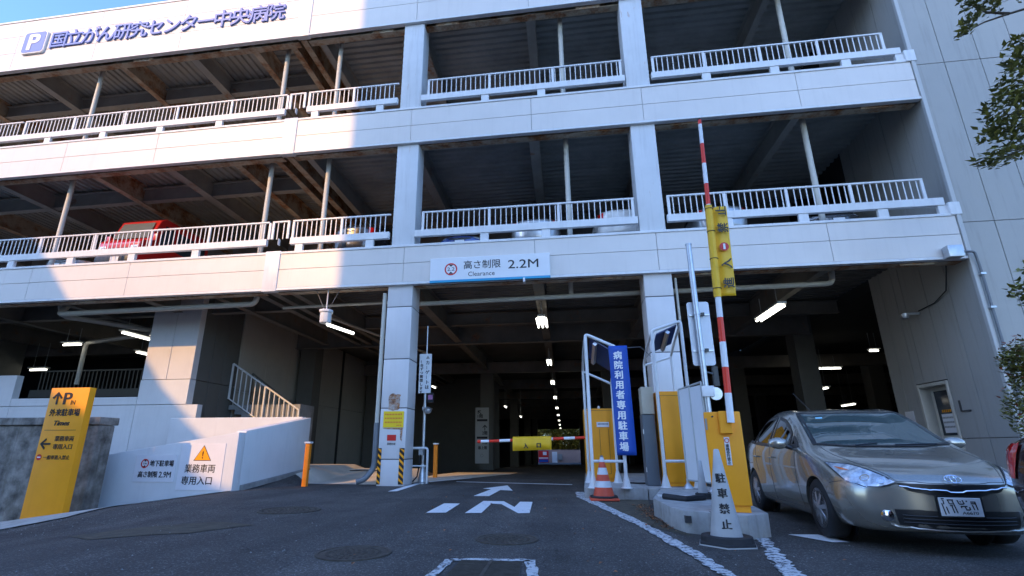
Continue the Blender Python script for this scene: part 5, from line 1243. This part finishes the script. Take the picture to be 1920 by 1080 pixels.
def wheel(t, x, y, sx, r=.315, spokes=7):
    w_ = thing_child('wheel', t); 
    o = obj('wheel', MB().lathe((x, y, r), [(r-.10,-.10*1),(r-.03,-.105),(r-.004,-.08),(r,-.03),(r,.03),(r-.004,.08),(r-.03,.105),(r-.10,.10)], 40, 'x'), tyre, t, local=True, angle=50)
    o.name = 'wheel'
    g = MB(); g.lathe((x+sx*.02, y, r), [(.215,-.08*1),(.222,.07),(.205,.085),(.200,.05),(.19,-.06)], 36, 'x'); obj('rim', g, alu, o, local=True)
    g = MB(); g.lathe((x+sx*.055, y, r), [(.20,-.006),(.20,.006)], 30, 'x'); obj('brake_disc', g, blackpl, o, local=True)
    g = MB()
    for k in range(spokes):
        a = 2*math.pi*k/spokes+.3; d1 = Vector((0,math.cos(a),math.sin(a))); d2 = Vector((0,-math.sin(a),math.cos(a))); c = Vector((x+sx*.085, y, r))
        g.add([c+d1*.03-d2*.02, c+d1*.03+d2*.02, c+d1*.205+d2*.032, c+d1*.205-d2*.032, c+d1*.03-d2*.02+Vector((sx*.03,0,0)), c+d1*.03+d2*.02+Vector((sx*.03,0,0)), c+d1*.205+d2*.024+Vector((sx*.012,0,0)), c+d1*.205-d2*.024+Vector((sx*.012,0,0))], [(0,1,2,3),(4,7,6,5),(0,4,5,1),(1,5,6,2),(2,6,7,3),(3,7,4,0)])
    obj('spokes', g, alu, o, local=True); obj('hub_cap', MB().lathe((x+sx*.09, y, r), [(.045,-.03),(.045,.02),(.02,.03)] if sx > 0 else [(.02,-.03),(.045,-.02),(.045,.03)], 16, 'x'), alu, o, local=True)
def thing_child(n, t): return None

#        y    zb   wb   zm   wm   zl   wl   zr   wr   zt
HATCH = [(0.00,.22,.50,.40,.66,.60,.64,.66,.46,.675),(0.06,.19,.60,.42,.745,.62,.72,.70,.52,.72),(0.22,.175,.72,.45,.83,.67,.785,.765,.61,.79),
         (0.50,.17,.76,.48,.845,.74,.805,.83,.66,.87),(0.85,.17,.79,.50,.86,.83,.82,.90,.69,.94),(1.15,.17,.80,.52,.8625,.90,.835,.975,.735,1.01),(1.40,.17,.80,.52,.8625,.93,.84,1.09,.72,1.13),
         (1.70,.17,.80,.52,.8625,.95,.84,1.25,.69,1.30),(2.05,.17,.80,.52,.8625,.965,.84,1.40,.645,1.45),(2.40,.17,.80,.52,.8625,.98,.84,1.455,.62,1.505),(2.80,.17,.80,.52,.8625,1.0,.84,1.46,.61,1.515),
         (3.20,.17,.80,.54,.86,1.02,.835,1.425,.60,1.48),(3.60,.18,.79,.56,.855,1.04,.82,1.34,.58,1.39),(4.00,.20,.76,.58,.84,1.05,.79,1.20,.56,1.24),(4.25,.24,.72,.60,.81,1.03,.76,1.10,.58,1.14),(4.38,.30,.66,.62,.77,.98,.73,1.05,.58,1.08),(4.44,.36,.58,.62,.70,.92,.67,.99,.52,1.02)]
def car(label, loc, rz, paint, group=None, detailed=True, cat='car', name='parked_car'):
    t = bpy.data.objects.new(name, None); COL.objects.link(t); t.location = loc; t.rotation_euler = (0,0,R(rz)); tag(t, label, cat, group)
    wind = [(-.70,1.22,1.02),(-.36,1.09,1.0),(0,1.05,1.0),(.36,1.09,1.0),(.70,1.22,1.02),(.645,1.62,1.24),(.585,2.02,1.44),(.3,1.98,1.45),(-.3,1.98,1.45),(-.585,2.02,1.44),(-.645,1.62,1.24)]
    rear = [(.55,3.72,1.33),(-.55,3.72,1.33),(-.62,4.22,1.13),(.62,4.22,1.13)]
    SP = ([(1.42,.985),(1.66,.99),(1.66,1.12)], [(1.72,.99),(2.52,1.00),(2.50,1.40),(2.20,1.355),(1.95,1.265),(1.75,1.15)], [(2.62,1.00),(3.36,1.035),(3.40,1.345),(3.0,1.40),(2.62,1.41)], [(3.44,1.04),(3.78,1.07),(3.95,1.14),(3.75,1.245),(3.47,1.33)])
    def wfn(bvh):
        def onside(pts):
            out = []
            for y, z in pts:
                hit, nr, i_, d_ = bvh.ray_cast(Vector((1.3, y, z)), Vector((-1,0,0))); out.append(tuple(hit) if hit else (.6, y, z))
            return out
        wins.extend(onside(p) for p in SP)
        return [shrink(w_, .03) for w_ in [wind, rear]+wins+[mir(w_) for w_ in wins]]
    wins = []; me, bvh = body_mesh(HATCH, 4.44, wfn); finish(me, paint)
    bo = obj('body', me, paint, t, local=True)
    for w_, nm, gm in [(wind,'windscreen',glass),(rear,'rear_window',glassd)]+[(w_,'side_window',glassd) for w_ in wins]+[(mir(w_),'side_window',glassd) for w_ in wins]:
        o = obj(nm, decal(bvh, w_, .006, .07), gm, t, local=True)
        obj('window_seal', strip(bvh, w_, .014, .040 if nm == 'windscreen' else .034, .0075), blackpl, o, local=True)
    obj('underbody', MB().box(-.56,.56,.62,3.9,.185,.30), blackpl, t, local=True); obj('floor_pan', MB().box(-.76,.76,1.25,3.1,.30,.42).box(-.5,.5,.5,1.3,.3,.75), trimdark, t, local=True)
    for (y, sx) in ((.93,-1),(.93,1),(3.63,-1),(3.63,1)): wheel(t, sx*.745, y, sx)
    for sx in (-1, 1):
        for y in (.93, 3.63): 
            g = MB(); g.lathe((sx*.60, y, .315), [(.335,-.02),(.335,.0)], 28, 'x'); obj('wheel_well', g, blackpl, t, local=True)
    # lamps
    hl = [(.80,.72,.835),(.67,.46,.825),(.50,.15,.69),(.44,.04,.635),(.56,.06,.60),(.70,.13,.605),(.79,.30,.665)]
    tl = [(.80,4.05,1.05),(.66,4.38,1.06),(.66,4.42,.80),(.82,4.15,.76)]
    for f_ in (lambda p: p, mir):
        o = obj('headlight', decal(bvh, f_(hl), .008, .035), lens, t, local=True)
        obj('headlight_rim', strip(bvh, f_(hl), .008, .006, .009), blackpl, o, local=True)
        if detailed:
            a = shrink(f_([(.775,.60,.79),(.70,.46,.79),(.68,.34,.74),(.76,.44,.73)]), .03); obj('indicator', decal(bvh, a, .012, .04), amber, o, local=True)
            s_ = 1 if f_(hl)[0][0] > 0 and f_ is not mir else -1
            for (x, y, z, r_) in ((.63,.20,.675,.045),(.53,.105,.645,.035)):
                hit, nr, i_, d_ = bvh.find_nearest(Vector((s_*x,y,z))); c = hit+nr*.006; a_ = nr.cross(Vector((0,0,1))).normalized(); b_ = nr.cross(a_); g = MB(); ring(g, c, r_*.72, r_, a_, b_, .006, 20); obj('lamp_ring', g, chrome, o, local=True)
        obj('tail_light', decal(bvh, f_(tl), .010, .05), tail, t, local=True)
    obj('grille', decal(bvh, [(-.45,.04,.650),(-.2,-.01,.625),(0,-.01,.618),(.2,-.01,.625),(.45,.04,.650),(.37,.03,.575),(.18,0,.530),(0,0,.522),(-.18,0,.530),(-.37,.03,.575)], .004, .03), blackpl, t, local=True)
    obj('grille_strip', surf_line(bvh, [(-.42,.03,.610),(-.2,0,.582),(0,0,.574),(.2,0,.582),(.42,.03,.610)], .008, .012), chrome, t, local=True)
    lo = obj('lower_intake', decal(bvh, [(-.50,.03,.40),(.50,.03,.40),(.48,.03,.25),(-.48,.03,.25)], .004, .05), blackpl, t, local=True)
    for z in (.285,.315,.345): obj('slat', surf_line(bvh, [(-.45,0,z),(0,0,z),(.45,0,z)], .006, .008), blackpl, lo, local=True)
    obj('chin_strip', surf_line(bvh, [(-.56,.05,.232),(-.4,0,.225),(0,0,.222),(.4,0,.225),(.56,.05,.232)], .010, .006), paint, t, local=True)
    # seams
    def seams(ptsl):
        for p in ptsl:
            for q in (p, [(-a, b, c) for a, b, c in p]): obj('seam', surf_line(bvh, q, .0035, -.0005), gapm, t, local=True)
    seams([[(.86,1.50,.95),(.86,1.50,.6),(.86,1.44,.28)], [(.86,2.57,1.0),(.86,2.57,.6),(.86,2.55,.26)], [(.86,3.38,1.03),(.86,3.30,.7),(.86,3.24,.62)], [(.66,1.17,.98),(.655,.8,.91),(.60,.45,.84),(.46,.12,.70),(.43,.03,.655)], [(.86,1.44,.27),(.86,2.5,.26),(.86,3.2,.28)], [(.80,.36,.645),(.85,.55,.61)],[(.57,.05,.598),(.46,.03,.63)],[(.44,.03,.665),(.2,0,.64),(0,0,.632)]])
    obj('shoulder_line', surf_line(bvh, [(.86,.95,.80),(.87,1.8,.865),(.87,2.8,.90),(.86,3.7,.93)], .004, .001), paint, t, local=True)
    for sx in (-1, 1):
        for y in (2.36, 3.16): obj('door_handle', surf_line(bvh, [(sx*.87,y,.84),(sx*.87,y+.18,.845)], .014, .022), paint, t, local=True)
        mo = obj('mirror', ellip((sx*.965,1.66,1.03),(.125,.075,.075)), paint, t, local=True); obj('mirror_arm', MB().tube((sx*.80,1.62,.96),(sx*.90,1.64,1.0),.03,8), blackpl, mo, local=True); obj('mirror_glass', MB().box(sx*.965-.09,sx*.965+.09,1.728,1.738,.985,1.08), chrome, mo, local=True)
        obj('fog_lamp', MB().lathe((sx*.56,.045,.34), [(.055,0),(.05,-.02),(.03,-.03)], 18, 'y'), chrome, t, local=True)
        obj('wiper', surf_line(bvh, [(-.1-.2*sx,1.10,1.0),(.25-.3*sx,1.17,1.03)], .008, .014), blackpl, t, local=True)
    obj('cowl', decal(bvh, [(-.64,1.20,1.0),(-.35,1.07,.985),(0,1.035,.985),(.35,1.07,.985),(.64,1.20,1.0),(.35,1.14,1.0),(0,1.11,1.0),(-.35,1.14,1.0)], .009, .05), blackpl, t, local=True)
    pl_ = obj('number_plate', MB().box(-.165,.165,-.052,-.044,.355,.52), signw, t, local=True, bevel=.004, seg=1)
    obj('plate_frame', MB().box(-.18,.18,-.048,-.040,.342,.535), blackpl, t, local=True)
    # cabin
    for sx in (-1, 1):
        g = MB().box(sx*.36-.24,sx*.36+.24,2.1,2.6,.42,.60); s_ = obj('seat', g, seatm, t, local=True, bevel=.05, seg=3)
        M = Matrix.Translation((sx*.36,2.62,.55)) @ Matrix.Rotation(R(-18),4,'X'); obj('seat_back', MB().box(-.24,.24,-.06,.07,0,.62,M), seatm, s_, local=True, bevel=.05, seg=3); obj('headrest', MB().box(-.13,.13,-.04,.06,.66,.82,M), seatm, s_, local=True, bevel=.03, seg=2)
    obj('rear_bench', MB().box(-.6,.6,3.15,3.3,.45,1.0), seatm, t, local=True, bevel=.05, seg=2)
    g = MB(); g.prism([(1.18,.80),(1.75,.66),(1.72,.90),(1.45,.955),(1.20,.93)], -.70, .70, lambda a,b,c:(c,a,b)); obj('dashboard', g, trimdark, t, local=True, bevel=.02, seg=2)
    cst = Vector((-.36,1.93,.86)); g = MB(); a1 = Vector((1,0,0)); b1 = Vector((0,-.42,.9)).normalized(); g.path([cst+(a1*math.cos(q)+b1*math.sin(q))*.18 for q in [2*math.pi*k/24 for k in range(24)]], .014, 6, closed=True); g.tube(cst-a1*.18, cst+a1*.18, .014, 6); g.tube(cst, cst-Vector((0,.28,.10)), .025, 8)
    obj('steering_wheel', g, blackpl, t, local=True)
    return t, bvh
def ellip(c, r, n=16, m=10):
    g = MB(); pr = [(max(.0005, math.sin(math.pi*i/m)), -math.cos(math.pi*i/m)) for i in range(m+1)]
    vs = [(c[0]+r[0]*q*math.cos(2*math.pi*j/n), c[1]+r[1]*q*math.sin(2*math.pi*j/n), c[2]+r[2]*z) for q, z in pr for j in range(n)]
    g.add(vs, [(i*n+j, i*n+(j+1)%n, (i+1)*n+(j+1)%n, (i+1)*n+j) for i in range(m) for j in range(n)]); return g

prius, pbvh = car('beige metallic hatchback leaving the garage with headlights towards the camera', (3.69,5.72,.012), -5.06, carbeige, name='beige_car')
for ch, sz, x, z in (('品川','s',-.03,.485),):
    obj('plate_print', text_mesh(ch, .05, blackp, (-.05,-.0525,.475), (1,0,0), (0,0,1), width=.10, height=.035), blackp, prius, local=True)
# garbled strokes on the plate, as the photograph shows them
def strokes(segs, r):
    g = MB()
    for a, b in segs: g.add([(a[0],-.0535,a[1]-r),(b[0],-.0535,b[1]-r),(b[0],-.0535,b[1]+r),(a[0],-.0535,a[1]+r)] if abs(a[0]-b[0]) > abs(a[1]-b[1]) else [(a[0]-r,-.0535,a[1]),(a[0]+r,-.0535,a[1]),(b[0]+r,-.0535,b[1]),(b[0]-r,-.0535,b[1])], [(0,1,2,3)])
    return g
bpy.data.objects.remove([o for o in prius.children if o.name.startswith('plate_print')][0])
obj('plate_print', strokes([((-.145,.51),(-.12,.51)),((-.14,.50),(-.125,.49)),((-.13,.49),(-.13,.46)),((-.145,.47),(-.13,.37)),((-.115,.44),(-.105,.38)),((-.10,.50),(-.05,.50)),((-.095,.50),(-.085,.465)),((-.085,.465),(-.06,.465)),((-.06,.50),(-.035,.385)),((-.085,.45),(-.06,.45)),((-.07,.45),(-.06,.385)),((-.02,.50),(-.01,.465)),((-.01,.465),(.025,.465)),((.02,.50),(.03,.465)),((0,.49),(.005,.48)),((0,.445),(.05,.445)),((0,.445),(.005,.43)),((.03,.445),(.04,.415)),((.035,.415),(.065,.415)),((.065,.44),(.068,.415)),((.08,.485),(.12,.485)),((.08,.47),(.12,.47)),((.09,.46),(.10,.415)),((.115,.485),(.125,.415))], .005), blackp, prius, local=True)
obj('plate_dot', strokes([((.045,.49),(.057,.49))], .006), blackp, prius, local=True)
me = text_mesh('A6670', .05, blackp, (0,-.0535,.375), (1,0,0), (0,0,1), width=.125, height=.025, ext=.0005); obj('plate_print', me, blackp, prius, local=True)
prius.scale = (1.045, 1.0, 1.02); prius.location.x += .035
# emblem
em = Vector((0,-.02,.678)); hit, nr, i_, d_ = pbvh.find_nearest(em); nr = Vector((0,-.80,.60)).normalized(); u_ = Vector((1,0,0)); v_ = Vector((0,.60,.80)).normalized(); c_ = hit+nr*.030
def oval(ro, so, cen): return MB().path([c_+u_*(cen[0]+ro*math.cos(q))+v_*(cen[1]+so*math.sin(q)) for q in [2*math.pi*k/28 for k in range(28)]], .0042, 6, closed=True)
emb = obj('emblem', oval(.066,.044,(0,0)), chrome, prius, local=True); obj('emblem_oval', oval(.020,.040,(0,0)), chrome, emb, local=True); obj('emblem_oval', oval(.040,.014,(0,.022)), chrome, emb, local=True)
obj('antenna', MB().tube((-.28,2.35,1.47),(-.36,2.75,1.78),.004,6), blackpl, prius, local=True)
obj('inspection_sticker', decal(pbvh, [(-.42,1.86,1.34),(-.34,1.86,1.34),(-.35,1.82,1.32),(-.43,1.82,1.32)], .010, .05), mat('sticker_cyan', (.35,.70,.80), .4), prius, local=True)
# driver
def person(name, label, loc, rz, joints, edges, radii, m, root=0):
    me = bpy.data.meshes.new('p'); me.from_pydata(joints, edges, []); o = bpy.data.objects.new('p', me); COL.objects.link(o)
    sk = o.modifiers.new('s', 'SKIN'); sk.use_smooth_shade = True
    if not me.skin_vertices:
        bm = bmesh.new(); bm.from_mesh(me); bm.verts.layers.skin.verify(); bm.to_mesh(me); bm.free()
    for i, r_ in enumerate(radii): me.skin_vertices[0].data[i].radius = r_ if isinstance(r_, tuple) else (r_, r_); me.skin_vertices[0].data[i].use_root = (i == root)
    ss = o.modifiers.new('u', 'SUBSURF'); ss.levels = 2; dg = bpy.context.evaluated_depsgraph_get(); res = bpy.data.meshes.new_from_object(o.evaluated_get(dg)); bpy.data.objects.remove(o)
    res.materials.clear()
    for q in (m if isinstance(m, list) else [m]): res.materials.append(q)
    for p in res.polygons: p.use_smooth = True
    return res
def driver(label, sx, parent_car, hands=True, jacket=clothm, face=skinm):
    J = [(0,2.42,.66),(0,2.46,.85),(0,2.45,1.02),(0,2.42,1.12),(0,2.39,1.22),(0,2.38,1.30)]  # pelvis..head
    J += [(-.17,2.43,1.05),(-.24,2.28,.88),(-.13,2.02,.93),(.17,2.43,1.05),(.24,2.28,.88),(.13,2.02,.93),(-.12,2.05,.62),(-.14,1.75,.45),(.12,2.05,.62),(.14,1.75,.45)]
    E_ = [(0,1),(1,2),(2,3),(3,4),(4,5),(2,6),(6,7),(7,8),(2,9),(9,10),(10,11),(0,12),(12,13),(0,14),(14,15)]
    Rr = [(.17,.12),(.15,.11),(.15,.10),(.06,.06),(.075,.09),(.06,.07),.06,.05,.035,.06,.05,.035,.085,.055,.085,.055]
    me = person('d', '', None, 0, J, E_, Rr, [jacket, face])
    for p in me.polygons:
        c = p.center; p.material_index = 1 if c.z > 1.115 and abs(c.x) < .11 else 0
    t = bpy.data.objects.new('person', None); COL.objects.link(t); M = parent_car.matrix_basis @ Matrix.Translation((sx*.36,0,0)); t.location = M @ Vector((0,2.4,.60)); t.rotation_euler = parent_car.rotation_euler
    tag(t, label, 'person'); off = Matrix.Translation((0,-2.4,-.60)); me.transform(off); b_ = obj('body', me, jacket, t, local=True)
    h = ellip((0,2.41,1.29),(.085,.095,.10)); me = mesh_from(h, blackp); me.transform(off); obj('hair', me, blackp, t, local=True)
    g = MB(); g.box(-.035,-.02,2.293,2.30,1.25,1.262).box(.02,.035,2.293,2.30,1.25,1.262).box(-.02,.02,2.298,2.304,1.185,1.195); g.add([(-.012,2.30,1.21),(.012,2.30,1.21),(0,2.275,1.215),(0,2.30,1.25)], [(0,1,2),(0,2,3),(1,3,2)]); me = mesh_from(g, blackp); me.transform(off); obj('face_features', me, blackp, t, local=True)
    if hands:
        for s_ in (-1, 1):
            c = Vector((s_*.135,2.0,.945)); J = [c+Vector((0,.05,-.01)), c, c+Vector((0,-.035,.01))]; E_ = [(0,1),(1,2)]; Rr = [.024,.032,.026]
            for k in range(4):
                o0 = c+Vector((s_*(-.028+.019*k),-.045,.012)); a = o0+Vector((0,-.035,.012)); b_ = a+Vector((0,-.012,-.028)); J += [o0, a, b_]; n0 = len(J)-3; E_ += [(2,n0),(n0,n0+1),(n0+1,n0+2)]; Rr += [.0105,.0095,.0085]
            J += [c+Vector((-s_*.035,-.01,.02)), c+Vector((-s_*.045,-.04,.035))]; n0 = len(J)-2; E_ += [(1,n0),(n0,n0+1)]; Rr += [.012,.010]
            me = person('h', '', None, 0, [tuple(q) for q in J], E_, Rr, glove); me.transform(off); obj('gloved_hand', me, glove, t, local=True)
    return t
driver('driver in a dark jacket with white gloves on the wheel of the beige hatchback', -1, prius)
driver('passenger in a grey coat sitting beside the driver of the beige hatchback', 1, prius, False, mat('grey_coat', (.12,.12,.13), .9))

mar, mb_ = car('dark maroon car at the right edge whose red tail lamp faces the beige hatchback', (4.57,.72,.0), 2.0, carmaroon, name='maroon_car')
def clone(root, loc, rz, label, paint=None, scale=None, name=None, old=None, group=None):
    r_ = root.copy(); COL.objects.link(r_); r_.location = loc; r_.rotation_euler = (0,0,R(rz)); r_['label'] = label
    if name: r_.name = name
    if scale: r_.scale = scale
    if group: r_['group'] = group
    cache = {}
    def cp(o, par):
        c = o.copy(); COL.objects.link(c); c.parent = par
        if paint and c.type == 'MESH' and c.data.materials and c.data.materials[0] == old:
            if c.data.name not in cache: m2 = c.data.copy(); m2.materials[0] = paint; cache[c.data.name] = m2
            c.data = cache[c.data.name]
        for k in o.children: cp(k, c)
    for k in root.children: cp(k, r_)
    return r_
GP = 'cars parked on the first open deck'
clone(mar, (2.05,19.75,7.38), 182, 'white car on the first open deck, roof showing left of the second column', carwhite, (1,1,1.14), 'parked_car', carmaroon, GP)
clone(mar, (-.65,19.8,7.38), 179, 'silver car on the first open deck behind the middle railing, left of the white car', carsilver, (1,1,1.02), 'parked_car', carmaroon, GP)
clone(mar, (-3.3,15.4,7.38), 1, 'blue car on the first open deck just right of the first column', carblue, (1,1,.90), 'parked_car', carmaroon, GP)
clone(mar, (5.35,19.8,7.38), 180, 'silver car on the first open deck behind the raised arm, right of the second column', carsilver, (1,1,1.06), 'parked_car', carmaroon, GP)
clone(mar, (8.7,15.4,7.38), -2, 'dark car on the first open deck nearest the right side wall', cardark, (1,1,.92), 'parked_car', carmaroon, GP)
clone(mar, (-7.3,19.9,7.38), 180, 'dark car with red tail lamp on the first open deck, left of the first column', cardark, (1,1,1.25), 'parked_car', carmaroon, GP)
clone(mar, (-19.2,15.4,7.38), 1, 'pale silver car on the first open deck left of the red van', carsilver, (1,1,.92), 'parked_car', carmaroon, GP)
# red van
v = thing('parked_van', 'boxy red van parked in the sun behind the railing of the first open deck', 'van', (-15.2,14.75,7.02), 0, GP)
prof = [(0,.30),(0,.95),(.12,1.08),(.40,1.12),(.80,1.95),(1.05,2.08),(3.5,2.12),(3.6,1.95),(3.62,.30)]
g = MB(); W_ = .88
for s0_, wd in ((-1,1),(1,1)): pass
g.prism([(14.75+a*.95, 7.02+b) for a, b in prof], -15.2-W_, -15.2+W_, lambda a,b,c:(c,a,b)); obj('body', g, carred, v, .06, 3)
g = MB(); y0 = 14.75
def vp(x, a, b): return (-15.2+x, y0+a*.95-.012, 7.02+b+.006)
g.add([vp(-.76,.42,1.225),vp(.76,.42,1.225),vp(.70,.72,1.85),vp(-.70,.72,1.85),(-15.94,y0+.40,8.18),(-14.46,y0+.40,8.18),(-14.52,y0+.73,8.86),(-15.88,y0+.73,8.86)][:4], [(0,1,2,3)]); obj('windscreen', g, mat('van_windscreen', (.16,.17,.16), .1, coat=1.0), v)
for sx in (-1, 1):
    x = -15.2+sx*(W_+.004); obj('side_window', MB().prism([(y0+.75,8.14),(y0+1.5,8.14),(y0+1.5,8.85),(y0+1.0,8.85)], x-.004, x+.004, lambda a,b,c:(c,a,b)).prism([(y0+1.6,8.14),(y0+3.2,8.14),(y0+3.2,8.85),(y0+1.6,8.85)], x-.004, x+.004, lambda a,b,c:(c,a,b)), darkglass, v)
    obj('headlight', MB().box(-15.2+sx*.68-.15,-15.2+sx*.68+.15,y0-.015,y0+.02,7.70,7.86), lens, v, .01, 2)
    for yy in (.6, 2.9): obj('wheel', MB().lathe((-15.2+sx*.80,y0+yy,7.30), [(.28,-.09),(.28,.09)], 24, 'x'), tyre, v)
    obj('mirror', MB().box(-15.2+sx*1.0-.08,-15.2+sx*1.0+.08,y0+.42,y0+.5,8.15,8.38), carred, v, .02, 2)
obj('bumper', MB().box(-16.05,-14.35,y0-.06,y0+.1,7.28,7.52), blackpl, v, .03, 2); obj('number_plate', MB().box(-15.37,-15.03,y0-.07,y0-.06,7.33,7.49), signw, v); obj('grille', MB().box(-15.6,-14.8,y0-.01,y0+.01,7.66,7.80), blackpl, v); obj('wiper', MB().tube((-15.7,y0+.42,8.19),(-15.1,y0+.50,8.34),.01,5), blackpl, v)
v.scale = (0.98, 1.0, 1.20)
v.location = (-15.95, 14.75, 7.12)
